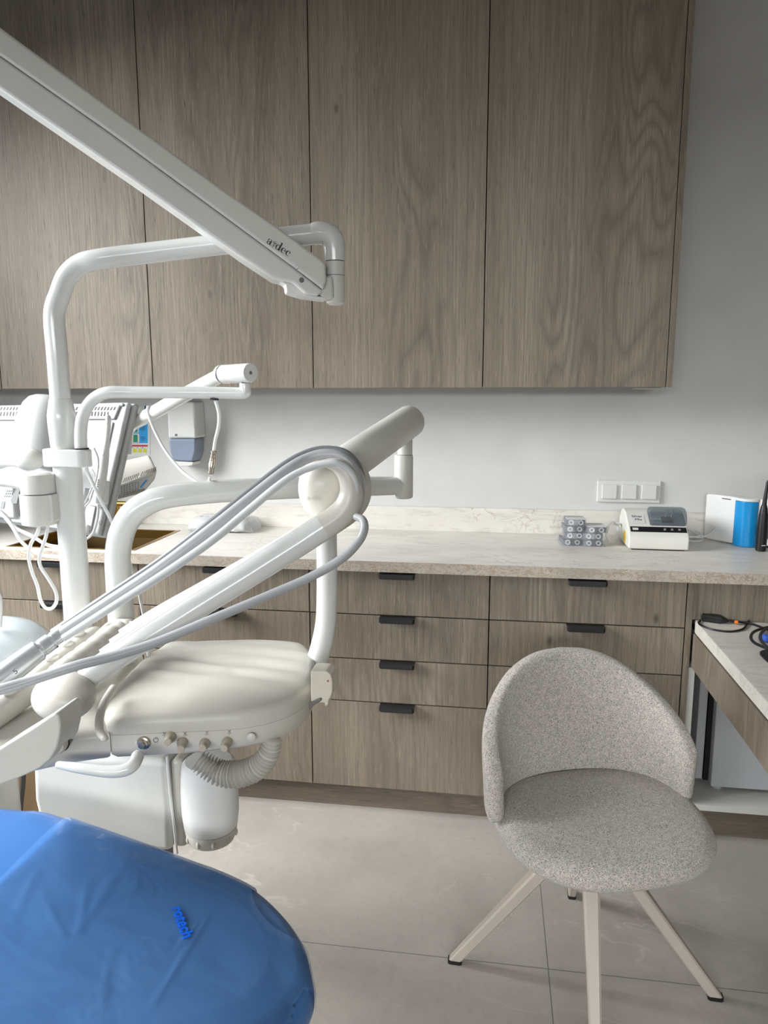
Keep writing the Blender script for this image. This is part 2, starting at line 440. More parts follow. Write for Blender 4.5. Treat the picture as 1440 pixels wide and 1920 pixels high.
struct('fill_window', mb, WHITE, smooth=0)  # frame of the added rear window that lets in the fill

# ================================================================== WALL CABINETS
UY = 2.553; UZ = 1.451; UT = ZC-.005
us = [XL+.003, -1.8395, -1.2326, -.6316, -.0393, .5599]
ulab = ['tall oak wall cabinet door at the far left edge of the photo', 'tall oak wall cabinet behind the bend of the white lamp tube, second door from left',
        'tall oak wall cabinet behind the logo end of the slanted lamp arm', 'tall oak wall cabinet right of the lamp arm elbow, above the raised tray arm',
        'tall oak wall cabinet at the right end of the row, next to bare wall']
for i in range(5):
    x0, x1 = us[i], us[i+1]
    c = thing('wall_cabinet', ((x0+x1)/2, YB, UZ), ulab[i], 'cabinet', 'tall wall cabinets over the counter')
    obj('cabinet_body', MB().box(x0+.001, x1-.001, UY+.021, YB-.001, UZ+.004, UT), DARK, c, smooth=0)
    obj('door', MB().box(x0+.0016, x1-.0016, UY, UY+.019, UZ, UT), WOOD, c, smooth=0, bevel=(.0012, 2))
o = obj('end_panel', MB().box(.5606, .579, UY, YB-.001, UZ, UT), WOOD, loc=(.57, YB, UZ), smooth=0, bevel=(.001, 2))
tag(o, 'narrow oak end panel closing the right side of the wall cabinets', 'panel')
o = obj('light_rail', MB().box(.47, .558, 2.60, 2.66, UZ-.006, UZ+.003), BOARD, loc=(.5, 2.63, UZ), smooth=0)
tag(o, 'short thin strip under the right end of the wall cabinets', 'strip')

# ================================================================== BASE CABINETS
LY = 2.29; ROWS = [.8595, .7117, .5575, .4070, .0955]
ls = [XL+.003, -1.7935, -1.1937, -.5927, -.0003, .6007]
def handle_at(par, xc, ztop, wd=.116):
    mb = MB()
    prof = [(LY+.001, ztop+.0015), (LY-.036, ztop+.0015), (LY-.037, ztop-.014), (LY-.034, ztop-.015), (LY-.0335, ztop-.002), (LY+.001, ztop-.002)]
    x0, x1 = xc-wd/2, xc+wd/2
    loops = []
    for x, k in ((x0, .86), (x0+.006, 1), (x1-.006, 1), (x1, .86)):
        loops.append([Vector((x, LY+.001+(y-LY-.001)*k, ztop+(z-ztop)*(k if z < ztop-.01 else 1))) for y, z in prof])
    mb.loft(loops)
    return obj('handle', mb, BLACK, par, smooth=30)
blab = ['oak drawer unit out at the left edge of the counter run', 'oak drawer unit under the sink, behind the white posts',
        'oak drawer unit second left of the chair, behind the cream tray head', 'oak four drawer unit in the middle, between tray tube and grey chair',
        'oak drawer unit directly behind the grey chair']
for i in range(5):
    x0, x1 = ls[i], ls[i+1]
    c = thing('drawer_unit', ((x0+x1)/2, LY+.3, .0955), blab[i], 'cabinet', 'oak drawer units under the counter')
    obj('cabinet_body', MB().box(x0+.001, x1-.001, LY+.021, YB-.001, .0955, .8585 if i not in (0, 1) else .68), DARK, c, smooth=0)
    for k in range(4):
        d = obj('drawer', MB().box(x0+.0018, x1-.0018, LY, LY+.019, ROWS[k+1]+.0018, ROWS[k]-.0018), WOOD, c, smooth=0, bevel=(.001, 2))
        h = handle_at(d, (x0+x1)/2 + (.0 if i != 4 else -.0), ROWS[k]-(.003 if k == 0 else .0025))
        h['label'] = 'black edge pull handle'
o = obj('side_panel', MB().box(.6022, .6205, LY, YB-.001, .0, .862), WOOD, loc=(.611, LY, 0), smooth=0, bevel=(.001, 2))
tag(o, 'narrow vertical oak panel closing the drawer row beside the desk', 'panel')
o = obj('plinth', MB().box(XL+.002, .601, LY+.04, LY+.056, 0.0, .0925).box(.6215, DXR-.001, LY+.04, LY+.056, 0, .103), WOODP, loc=(0, LY+.04, 0), smooth=0)
tag(o, 'dark oak kickboard along the floor under the cabinets', 'kickboard')
o = obj('filler_panel', MB().box(.6225, DXR-.001, LY+.012, LY+.03, .738, .862), WOOD, loc=(.96, LY, .738), smooth=0)
tag(o, 'horizontal oak panel between counter and desk at the right edge', 'panel')

# worktop with sink cut-out
SX0, SX1, SY0, SY1 = -1.70, -1.216, 2.312, 2.69
ZT = .8975; ZB = .8625
c = thing('worktop', (0, 2.5, ZB), 'long beige veined stone worktop with upstand along the wall', 'countertop')
mb = MB()
for a in ((XL+.002, SX0, 2.27, YB-.001), (SX1, DXR-.002, 2.27, YB-.001), (SX0, SX1, 2.27, SY0), (SX0, SX1, SY1, YB-.001)):
    mb.box(*a, ZB, ZT)
obj('slab', mb, STONE, c, smooth=0)
obj('front_edge', MB().box(XL+.002, DXR-.002, 2.2685, 2.2705, ZB, ZT-.0004), STONE_E, c, smooth=0)
obj('upstand', MB().box(XL+.002, DXR-.002, 2.821, YB-.001, ZT, .992), STONE, c, smooth=0, bevel=(.001, 2))
# sink
c = thing('sink', ((SX0+SX1)/2, 2.5, .72), 'brass coloured sink set into the worktop at the left', 'sink')
mb = MB(); r = .014
mb.box(SX0, SX1, SY0, SY0+r, ZT-.03, ZT+.0015).box(SX0, SX1, SY1-r, SY1, ZT-.03, ZT+.0015)
mb.box(SX0, SX0+r, SY0+r, SY1-r, ZT-.03, ZT+.0015).box(SX1-r, SX1, SY0+r, SY1-r, ZT-.03, ZT+.0015)
obj('rim', mb, GOLD, c, smooth=0)
mb = MB(); a, b, d, e, z0, z1 = SX0+r, SX1-r, SY0+r, SY1-r, .71, ZT-.0305
mb.box(a-.004, a, d, e, z0, z1).box(b, b+.004, d, e, z0, z1).box(a, b, d-.004, d, z0, z1).box(a, b, e, e+.004, z0, z1).box(a, b, d, e, z0-.004, z0)
obj('basin', mb, GOLD_D, c, smooth=0)
# faucet behind the monitor
c = thing('faucet', (-1.5, 2.75, ZT), 'brass faucet bar showing just right of the monitor back', 'faucet')
p = W(246, 945, 2.755)
obj('column', MB().lathe([(.024, ZT), (.024, ZT+.01), (.016, ZT+.012), (.016, p.z+.01)], (-1.52, 2.755, 0)), GOLD, c)
obj('spout', MB().tube([(-1.52, 2.755, p.z), p], .011, n=20), GOLD, c)

# ================================================================== DESK AND NICHE
c = thing('desk', (.95, 1.5, 0), 'side desk with stone top and oak apron at the right', 'desk')
DZ = .737
obj('desk_top', MB().box(.632, DXR-.002, .75, LY+.011, DZ-.037, DZ), STONE, c, smooth=0)
obj('edge_band', MB().box(.6300, .6322, .75, LY-.001, DZ-.037, DZ-.0005), STONE, c, smooth=0)  # lighter stone puts the window light into this edge
o = obj('apron', MB().box(.626, .645, .75, LY-.002, .588, DZ-.0405), WOOD, c, smooth=0, bevel=(.001, 2))
obj('end_panel', MB().box(.66, DXR-.002, .75, .77, 0, DZ-.038), WOOD, c, smooth=0)
c = thing('niche_cabinet', (.95, 2.55, .104), 'open white cabinet niche under the desk holding the fridge', 'cabinet')
obj('side_board', MB().box(.6216, .64, LY+.004, YB-.001, .104, .584), BOARD, c, smooth=0)
obj('bottom_board', MB().box(.6405, DXR-.002, LY+.004, YB-.001, .1045, .1245), BOARD, c, smooth=0)
obj('back_board', MB().box(.6405, DXR-.002, YB-.012, YB-.002, .125, .73), BOARD, c, smooth=0)
# fridge
FY = 2.385
c = thing('mini_fridge', (.95, 2.6, .1245), 'small grey white fridge standing in the niche under the desk', 'fridge')
fx = W(1331, 1400, FY).x
obj('body', MB().box(fx+.012, 1.24, FY, 2.80, .140, .60), GREYW, c, bevel=(.004, 3), smooth=35)
obj('seal', MB().box(fx-.004, fx+.011, FY+.03, 2.79, .146, .595), BLACKP, c, smooth=0)
obj('door', MB().box(fx-.034, fx-.006, FY+.035, 2.795, .146, .60), GREYW, c, bevel=(.004, 3), smooth=35)
for x, y in ((fx+.04, FY+.03), (1.2, FY+.03), (fx+.04, 2.76), (1.2, 2.76)):
    obj('foot', MB().lathe([(.014, .1247), (.016, .128), (.016, .1405)], (x, y, 0), n=20), GREYW, c)

# ================================================================== GREY CHAIR
CX, CY = .246, 1.652
fwd = Vector((.33, -.944, 0)).normalized(); rgt = Vector((-fwd.y, fwd.x, 0))
def CH(u, v, z): return Vector((CX, CY, 0)) + rgt*u + fwd*v + Vector((0, 0, z))
c = thing('shell_chair', (CX, CY, 0), 'grey boucle shell chair on four splayed beige legs', 'chair')
# seat cushion
def seat_r(a):
    # a: 0 = front; rounded square plan
    sx, sf, sb = .248, .228, .195
    cs, sn = math.cos(a), math.sin(a); e = 2.5
    v = (sf if cs > 0 else sb)
    return 1/((abs(cs)/v)**e + (abs(sn)/sx)**e)**(1/e)
N = 64; loops = []
for k, (sc, z) in enumerate(((.05, .384), (.5, .384), (.80, .387), (.93, .395), (.985, .408), (1.0, .422), (.99, .438), (.95, .453), (.86, .463), (.6, .467), (.25, .466), (.03, .466))):
    L = []
    for i in range(N):
        a = 2*PI*i/N; r = seat_r(a)*sc
        zz = z
        if z > .43: zz += -.012*max(0, math.cos(a))*sc**2
        L.append(CH(.026+math.sin(a)*r, math.cos(a)*r, zz))
    loops.append(L)
obj('seat', MB().loft(loops), FABRIC, c, smooth=180)
# wrap-around backrest
def back_plan(s):
    # s in -1..1 from left front tip round the back to right front tip -> (u, v, tangent-normal)
    A = math.radians(90)*s
    ra, rb = .243, .192
    e = 2.25
    sn, cs = math.sin(A), math.cos(A)
    r = 1/((abs(sn)/ra)**e + (abs(cs)/rb)**e)**(1/e)
    return .017+sn*r, -cs*r
_bt = spline([(0, .776), (.22, .770), (.42, .745), (.6, .700), (.76, .650), (.9, .602), (1.0, .56)], 10)
def back_top(s):
    return float(np.interp(abs(s), [q[0] for q in _bt], [q[1] for q in _bt]))
mb = MB(); loops = []
M_ = 60
for i in range(M_+1):
    s = -1 + 2*i/M_
    u, v = back_plan(s); u2, v2 = back_plan(s+.01); t = Vector((u2-u, v2-v)).normalized(); nrm = Vector((t.y, -t.x))
    if nrm.dot(Vector((u-.022, v-.02))) < 0: nrm = -nrm
    zt = back_top(s); zb = .44
    end = min(1, (1-abs(s))/.055); th = .021*math.sqrt(max(.02, 1-(1-end)**2))
    zc = (zt+zb)/2; hh = (zt-zb)/2*(.72+.28*math.sqrt(max(0, 1-(1-end)**2)))
    L = []
    for k in range(28):
        a = 2*PI*k/28; ca, sa = math.cos(a), math.sin(a)
        zz = zc + hh*math.copysign(abs(sa)**.28, sa)
        off = th*math.copysign(abs(ca)**.55, ca)
        lean = (zz-.42)/.36*.035*(1-.5*abs(s))
        L.append(CH(u+nrm.x*(off+lean), v+nrm.y*(off+lean), zz))
    loops.append(L)
mb.loft(loops)
obj('backrest', mb, FABRIC, c, smooth=180)
obj('swivel_hub', MB().lathe([(.07, .3835), (.07, .362), (.05, .352), (.03, .345), (.001, .344)], (CX, CY, 0)), LEGM, c)
feet = [(-.067, 1.664), (.555, 1.641), (.253, 1.962), (.240, 1.342)]
for fx_, fy_ in feet:
    f = Vector((fx_, fy_, 0)); h = Vector((CX, CY, 0)); d = (f-h).normalized(); sd = Vector((-d.y, d.x, 0))
    top = h + d*.03 + Vector((0, 0, .385)); bot = f + Vector((0, 0, .008))
    ax = (bot-top).normalized(); nn = sd.cross(ax).normalized()
    def sec(p, a, b, ch=.3):
        pts = []
        for x, y in ((1, 1-ch), (1-ch, 1), (-1+ch, 1), (-1, 1-ch), (-1, -1+ch), (-1+ch, -1), (1-ch, -1), (1, -1+ch)):
            pts.append(p + sd*x*a + nn*y*b)
        return pts
    L0, L1 = sec(top, .021, .017), sec(bot, .0105, .013)
    L1 = [p - ax*((p.z-.008)/ax.z) for p in L1]
    lg = obj('leg', MB().loft([L0, L1]), LEGM, c, smooth=0)
    F0 = [p + (p-bot)*.08 for p in L1]; F1 = [Vector((p.x, p.y, 0.0)) for p in F0]
    obj('foot_pad', MB().loft([[p+Vector((0, 0, .002)) for p in F0], F1]), BLACKP, lg, smooth=0)

# ================================================================== COUNTER ITEMS (right)
# wall sockets
PW = Plane((0, YB, 0), (0, -1, 0))
a = PW.at(1120, 900); b = PW.at(1237, 942)
c = thing('wall_socket', ((a.x+b.x)/2, YB, b.z), 'white triple socket with three square flaps on the wall', 'socket')
x0, x1, z0, z1 = a.x, b.x, b.z-.002, a.z
obj('plate', MB().box(x0, x1, YB-.010, YB-.0005, z0, z1), WHITE, c, bevel=(.004, 3), smooth=35)
for k in range(3):
    xc = x0 + (x1-x0)*(.19+.31*k); zc = (z0+z1)/2
    obj('flap', MB().box(xc-.0275, xc+.0275, YB-.019, YB-.0102, zc-.027, zc+.027), WHITE, c, bevel=(.003, 3), smooth=35)

# capsule packs
def capsule_pack(label):
    w2, d, hh = .0385, .100, .0225
    c = thing('capsule_pack', (0, 0, 0), label, 'pack', 'clear capsule packs stacked on the worktop')
    mb = MB()
    def ring(wx, dy, z, cr=.008):
        pts = []
        for sx, sy, a0 in ((1, 1, 0), (-1, 1, 90), (-1, -1, 180), (1, -1, 270)):
            for q in range(4):
                a = math.radians(a0+q*30); pts.append(Vector((sx*(wx-cr)+cr*math.cos(a), sy*(dy-cr)+cr*math.sin(a), z)))
        return pts
    mb.loft([ring(w2+.004, d/2+.004, 0), ring(w2+.004, d/2+.004, .0015), ring(w2, d/2, .0018), ring(w2-.003, d/2-.003, hh)], cap0=False)
    obj('blister', mb, BLISTER, c, smooth=40)
    obj('insert', MB().box(-w2+.006, w2-.006, -d/2+.012, d/2-.006, .002, hh-.002), NAVY, c, smooth=0)
    for sx in (-1, 1):
        cc = Vector((sx*.0165, -d/2+.0104, hh/2+.001))
        obj('capsule', MB().lathe([(.0055, 0), (.0052, .006), (.0086, .0065), (.0086, 0), (.0052, 0)], cc, (0, -1, 0), n=32, cap=False), DEVG2, c, weld=True)
    return c
pk = None
lx = [(1072, 1023, 2.60), (1077.5, 0, 2.605), (1076, 0, 2.607), (1079, 0, 2.61)]
rx = [(1112, 1023, 2.595), (1113, 0, 2.60), (1117, 0, 2.60)]
plab = {('l', 0): 'clear capsule pack at the bottom of the taller stack, on the worktop', ('l', 1): 'clear capsule pack second from the bottom of the taller stack',
        ('l', 2): 'clear capsule pack second from the top of the taller stack', ('l', 3): 'clear capsule pack with white label on top of the taller stack',
        ('r', 0): 'clear capsule pack at the bottom of the shorter stack, nearest the white coil', ('r', 1): 'clear capsule pack in the middle of the shorter stack',
        ('r', 2): 'clear capsule pack with white label on top of the shorter stack'}
for sd, lst in (('l', lx), ('r', rx)):
    for k, (px, py, Y) in enumerate(lst):
        if pk is None: pk = capsule_pack(plab[(sd, k)]); o = pk
        else: o = dup(pk, (0, 0, 0)); o['label'] = plab[(sd, k)]
        q = W(px, 1010, Y); o.location = (q.x, Y+.05, ZT+.0005+k*.0232); o.rotation_euler = (0, 0, (.05, -.04, .02, -.03)[k]+.04)
        if k == len(lst)-1:
            mb = MB().box(-.033, .033, -.045, .01, .0228, .0236); lb = obj('label', mb, WHITE, pk, smooth=0); lb.parent = o
            lb.matrix_parent_inverse = Matrix()
            for v_ in lb.data.vertices: v_.co += Vector(pk['_o'])

# amalgam mixer
c = thing('capsule_mixer', (.566, 2.66, ZT), 'white capsule mixer machine with smoked lid on the worktop', 'mixer')
mx0, mx1 = .469, .668
z0 = ZT+.004
prof = [(2.562, z0), (2.560, z0+.038), (2.568, z0+.052), (2.600, z0+.075), (2.66, z0+.112), (2.70, z0+.121), (2.735, z0+.116), (2.765, z0+.085), (2.775, z0)]
obj('housing', MB().prism([Vector((mx0, y, z)) for y, z in prof], (mx1-mx0, 0, 0)), DEVW, c, bevel=(.006, 3), smooth=35, bang=40)
obj('base_plate', MB().box(mx0+.012, mx1-.012, 2.572, 2.765, ZT, z0-.0002), BLACKP, c, smooth=0)
sl = Vector((0, .06, .037)).normalized(); sn = Vector((0, -sl.z, sl.y))
def slope(x, t, off=.0006): return Vector((x, 2.600, z0+.075)) + sl*t + sn*off
sl0 = Vector((0, .032, .023)).normalized(); sn0 = Vector((0, -sl0.z, sl0.y))
def strip(x, t, off=.0006): return Vector((x, 2.568, z0+.052)) + sl0*t + sn0*off
mb = MB(); mb.prism([strip(mx0+.008, .010), strip(mx1-.006, .010), strip(mx1-.006, .034), strip(mx0+.008, .034)], sn0*.0015); obj('control_strip', mb, BLACKP, c, smooth=0)
mb = MB(); mb.prism([strip(mx0+.015, .017, .0022), strip(mx0+.034, .017, .0022), strip(mx0+.034, .027, .0022), strip(mx0+.015, .027, .0022)], sn0*.001)
obj('switch', mb, WHITE, c, smooth=0)
for k in range(3):
    obj('button', MB().lathe([(.0045, 0), (.0045, .002), (.003, .0028)], strip(mx0+.122+.024*k, .022, .002), sn0, n=18), METAL, c)
# plate with words
q = [slope(mx0+.018, .012), slope(mx0+.062, .012), slope(mx0+.062, .060), slope(mx0+.018, .060)]
pl = obj('name_plate', MB().prism(q, sn*.0006), WHITE, c, smooth=0)
text('lettering', 'Silver\n  Mix', slope(mx0+.0195, .043, .0016), (1, 0, 0), sl, .0165, INK, pl, ext=.0002)
# lid
lid = []
for x, k in ((mx0+.076, .9), (mx0+.082, 1), (mx1-.010, 1), (mx1-.003, .9)):
    L = []
    for t, hgt in ((-.002, .001), (-.002, .016), (.008, .030), (.030, .039), (.055, .036), (.075, .022), (.08, .001)):
        L.append(slope(x, .004+.037+(t-.037)*k, hgt*k))
    lid.append(L)
obj('lid', MB().loft(lid), SMOKE, c, smooth=35)
obj('clamp_block', MB().prism([slope(mx0+.118, .018), slope(mx0+.152, .018), slope(mx0+.152, .042), slope(mx0+.118, .042)], sn*.008), BLACKP, c, smooth=0)
mb = MB()
for k in (0, 1): wtube(mb, [slope(mx0+.132+.018*k, .04, .007), slope(mx0+.136+.02*k, .052, .016), slope(mx0+.14+.02*k, .064, .020)], .0022, n=8)
obj('fork', mb, METAL, c)
obj('capsule_icon', MB().prism([slope(mx0+.094, .026), slope(mx0+.112, .026), slope(mx0+.112, .032), slope(mx0+.094, .032)], sn*.001), PGREEN, c, smooth=0)
obj('warning_label', MB().prism([Vector((mx0-.0006, y, z)) for y, z in ((2.62, z0+.008), (2.66, z0+.012), (2.66, z0+.05), (2.62, z0+.046))], (-.0004, 0, 0)), YELLOW, c, smooth=0)
# cable coil left of the mixer
mb = MB(); pts = []
for k in range(44):
    a = k/44*2*PI*3.2; rr = .034+.004*math.sin(a*1.7)
    pts.append((mx0-.035+rr*.9*math.cos(a)*.8, 2.685+.014*math.sin(a)+.03*math.cos(a), ZT+.040+rr*.92*math.sin(a)))
pts += [(mx0-.02, 2.70, ZT+.07), (mx0+.004, 2.72, ZT+.06)]
wtube(mb, pts, .0036, k=4, n=8)
o = obj('power_cable', mb, CABLE_W, loc=(mx0-.035, 2.7, ZT)); tag(o, 'white coiled cable between capsule packs and mixer', 'cable')
# bundled clear cable right of mixer
mb = MB(); pts = []
for k in range(40):
    a = k/40*2*PI*3
    pts.append((.718+.045*math.cos(a), 2.76+.038*math.sin(a), ZT+.006+.010*(1+math.sin(a*.7+1))+.010*max(0, math.sin(a))))
wtube(mb, pts, .0032, k=4, n=8)
wtube(mb, [(.75, 2.765, ZT+.012), (.785, 2.765, ZT+.022), (.812, 2.755, ZT+.052), (.845, 2.75, ZT+.075)], .0034, n=8)
wtube(mb, [(.66, 2.75, ZT+.03), (.69, 2.775, ZT+.04), (.73, 2.79, ZT+.034), (.76, 2.77, ZT+.014)], .0034, n=8)
o = obj('power_cable', mb, CABLE_W, loc=(.72, 2.76, ZT)); tag(o, 'coiled pale cable on the worktop between mixer and blue tank', 'cable')

# oral irrigator: white box with blue tank
c = thing('oral_irrigator', (.90, 2.72, ZT), 'white oral irrigator with bright blue tank on the worktop', 'irrigator')
A0 = Wz(1350, 1017, ZT); A1 = Wz(1371, 1021, ZT); A2 = Wz(1411, 1026, ZT)
ex = (A2-A1).normalized(); ey = Vector((-ex.y, ex.x, 0))
HT = .172
base = A1 + Vector((0, 0, .003))
back = A1 + (A0-A1).normalized()*.115
vec = (A0-A1).normalized()*.115
b0, b1, b2, b3 = A1, A1+ex*.165, A1+ex*.165+vec, A1+vec
top = [p + Vector((0, 0, HT)) + (vec*.0) for p in (b0, b1, b2, b3)]
mb = MB().loft([[p+Vector((0, 0, .004)) for p in (b0, b1, b2, b3)], top]); obj('body', mb, WHITE, c, bevel=(.006, 3), smooth=35)
obj('vent_slot', MB().prism([b0+vec*.12-ex*.0012+Vector((0, 0, HT-.010)), b0+vec*.42-ex*.0012+Vector((0, 0, HT-.010)), b0+vec*.42-ex*.0012+Vector((0, 0, HT-.013)), b0+vec*.12-ex*.0012+Vector((0, 0, HT-.013))], ex*.001), DARK, c, smooth=0)
L = []
for t in range(9):
    s = t/8; L.append(A1 + ex*(.004+.075*s) - ey*(.004+.020*math.sin(PI*min(1, s*1.0))**.8))
L += [A1+ex*.079+ey*.002, A1+ex*.004+ey*.002]
obj('water_tank', MB().loft([[p+Vector((0, 0, .001)) for p in L], [p+Vector((0, 0, HT-.012)) for p in L]]), AQUA, c, bevel=(.002, 2), smooth=35)
L2 = [A1 + (p-A1)*1.02 for p in L]
obj('tank_lid', MB().loft([[p+Vector((0, 0, HT-.0115)) for p in L2], [p+Vector((0, 0, HT-.001)) for p in L2]]), WHITE, c, bevel=(.002, 2), smooth=35)
cc = A1+ex*.108-ey*.001+Vector((0, 0, .062))
obj('dial', MB().lathe([(.027, 0), (.027, .006), (.022, .008), (.001, .008)], cc, -ey, n=28, mi=0), [GREYD], c)
obj('base_strip', MB().prism([A1+ex*.085-ey*.001+Vector((0, 0, .004)), A1+ex*.16-ey*.001+Vector((0, 0, .004)), A1+ex*.16-ey*.001+Vector((0, 0, .012)), A1+ex*.085-ey*.001+Vector((0, 0, .012))], -ey*.001), BLACKP, c, smooth=0)
# black electric toothbrush
p = Wz(1426, 1033, ZT)
c = thing('electric_toothbrush', p, 'black electric toothbrush standing upright in front of the irrigator', 'toothbrush')
obj('handle', MB().lathe([(.012, 0), (.0165, .002), (.0172, .01), (.0172, .05), (.0165, .085), (.0145, .125), (.011, .150), (.008, .160)], p), BLACKP, c)
q = p+Vector((.004, .004, 0))
obj('brush_head', MB().tube([p+Vector((0, 0, .1602)), p+Vector((.002, 0, .2)), p+Vector((.004, 0, .236)), p+Vector((.006, 0, .243))], [.0075, .0055, .0045, .003], n=16), BLACKP, c)
obj('bristles', MB().lathe([(.0065, .004), (.0065, .016)], p+Vector((.004, -.001, .236)), (.8, -.2, 0), n=16), plain('pale_bristles', (200, 220, 228), .7), c)
obj('label', MB().prism([p+Vector((-.004, -.0176, .021)), p+Vector((.008, -.0176, .021)), p+Vector((.008, -.0176, .0235)), p+Vector((-.004, -.0176, .0235))], (0, -.0008, 0)), WHITE, c, smooth=0)
# white and blue toothbrush at the frame edge
p = Wz(1447, 1026, ZT)
c = thing('electric_toothbrush', p, 'white and navy electric toothbrush cut off by the right edge', 'toothbrush')
obj('handle', MB().lathe([(.012, 0), (.0165, .002), (.0172, .01), (.0172, .10), (.0145, .14)], p), WHITE, c)
obj('grip', MB().lathe([(.0174, .05), (.0178, .055), (.0178, .13), (.0150, .139)], p), PNAVY, c)
obj('brush_head', MB().lathe([(.012, .1402), (.010, .2), (.006, .225), (.006, .255)], p), WHITE, c)
obj('bristles', MB().lathe([(.008, 0), (.008, .014)], p+Vector((-.004, 0, .252)), (-.9, -.3, .1), n=16), PNAVY, c)

# desk things
def dz(x, y, h=0.0): q = Wz(x, y, DZ+h); return q
def dc(lst, r): return [dz(x, y, r+.0005) for x, y in lst]
mb = MB()
a, b = dz(1316, 1163), dz(1352, 1168)
dirv = (b-a).normalized(); sdv = Vector((-dirv.y, dirv.x, 0))
loops = []
for t, wv, hv in ((0, .016, .022), (.05, .016, .022), (.062, .012, .018), (.074, .006, .012)):
    cc = a + dirv*t; z = .0005 if t < .06 else .004
    loops.append([cc - sdv*wv + Vector((0, 0, z)), cc + sdv*wv + Vector((0, 0, z)), cc + sdv*wv + Vector((0, 0, hv)), cc - sdv*wv + Vector((0, 0, hv))])
c = thing('cable_adapter', a, 'black plug adapter with orange tip on the desk by the panel', 'adapter')
obj('body', MB().loft(loops), BLACKP, c, bevel=(.003, 2), smooth=35)
e0 = a+dirv*.0745+Vector((0, 0, .009))
obj('plug', MB().tube([e0, e0+dirv*.016], .004, n=12), BLACKP, c)
obj('tip', MB().tube([e0+dirv*.0165, e0+dirv*.026], .0055, n=14), ORANGE, c)
mb = MB()
pp = [e0+dirv*.0265]+[dz(x, y, .006) for x, y in ((1385, 1166), (1410, 1170), (1432, 1178), (1460, 1188), (1490, 1192))]
wtube(mb, pp, .0035, n=8)
o = obj('black_cable', mb, BLACKP, loc=e0); tag(o, 'black cable running from the orange tipped adapter across the desk', 'cable')
mb = MB()
wtube(mb, dc([(1313, 1164), (1310, 1168), (1318, 1174), (1340, 1181), (1370, 1184), (1393, 1179), (1401, 1169), (1408, 1161), (1425, 1159), (1450, 1161)], .003), .003, n=8)
o = obj('black_cable', mb, BLACKP, loc=dz(1370, 1184)); tag(o, 'thin black cable looping below the adapter on the desk', 'cable')
mb = MB()
pts = [dz(x, y, .004+.004*k) for k, (x, y) in enumerate(((1470, 1172), (1440, 1176), (1415, 1184), (1408, 1195), (1416, 1206), (1440, 1216), (1470, 1222), (1490, 1205), (1480, 1185), (1450, 1176), (1430, 1184), (1426, 1198), (1440, 1214), (1470, 1226)))]
wtube(mb, pts, .0042, n=8)
o = obj('black_cable', mb, BLACKP, loc=dz(1420, 1200)); tag(o, 'coiled thick black cable on the desk at the right edge', 'cable')
mb = MB().box(*[v for p in (dz(1430, 1203),) for v in (p.x, p.x+.05, p.y-.012, p.y+.012)], DZ+.0005, DZ+.02)
o = obj('blue_plug', mb, plain('blue_plastic', (60, 100, 200), .35), loc=dz(1436, 1203), bevel=(.005, 3)); tag(o, 'small blue plastic piece inside the black cable coil', 'plug')
p0 = dz(1418, 1224); L = []
cen = p0+Vector((.13, -.045, 0))
for k in range(40):
    a = 2*PI*k/40; ca, sa = math.cos(a), math.sin(a)
    L.append(cen + Vector((.128*math.copysign(abs(ca)**.6, ca), .075*math.copysign(abs(sa)**.6, sa), .0005)))
o = obj('mouse_mat', MB().prism(L, (0, 0, .004)), BLACKP, loc=cen, smooth=0); tag(o, 'black rounded mat on the desk at the right edge', 'mat')

# ================================================================== COUNTER ITEMS (left) AND WALL
# wipes pouch
q0 = Wz(405, 999, ZT); c = thing('wet_wipes_pack', q0, 'white plastic pack of wipes lying by the sink', 'wipes')
xa, xb = Wz(350, 998, ZT).x, Wz(478, 998, ZT).x; yf = q0.y
def blob(s, t):  # s along x 0..1, t around 0..1
    e = min(1, min(s, 1-s)/.17); e = math.sqrt(max(0, 1-(1-e)**2))
    a = 2*PI*t; hh = .004+.026*e*(1-.12*s); dd = .052+.022*e
    ca, sa = math.cos(a), math.sin(a)
    y = yf+.062 + dd*math.copysign(abs(ca)**.6, ca); z = ZT+.001+hh+hh*math.copysign(abs(sa)**.6, sa)
    nz = mnoise.noise(Vector((s*13, t*9, 2)))*.011*(1.5-e)+abs(mnoise.noise(Vector((s*30, t*6, 7))))*.008*(1.05-e)
    return Vector((xa+(xb-xa)*s, y+nz, max(ZT+.0008, z+nz*.8)))
obj('pouch', MB().loft([[blob(i/40, k/36) for k in range(36)] for i in range(41)]), BAGF, c, smooth=50)
core = (xa+(xb-xa)*.17, xa+(xb-xa)*.80)
obj('wipe_stack', MB().box(core[0], core[1], yf+.002, yf+.118, ZT+.004, ZT+.044), WHITE, c, bevel=(.006, 3))
mid = (core[0]+core[1])/2
obj('lid', MB().box(mid-.035, mid+.04, yf+.03, yf+.085, ZT+.0565, ZT+.064), WHITE, c, bevel=(.005, 3))
mb = MB()
for k in range(4): mb.box(core[0]+.004+.007*k, core[0]+.008+.007*k, yf+.034, yf+.042, ZT+.0585, ZT+.0592)
mb.box(core[0]-.002, core[0]+.034, yf+.026, yf+.029, ZT+.0585, ZT+.0592)
obj('print', mb, INK, c, smooth=0)

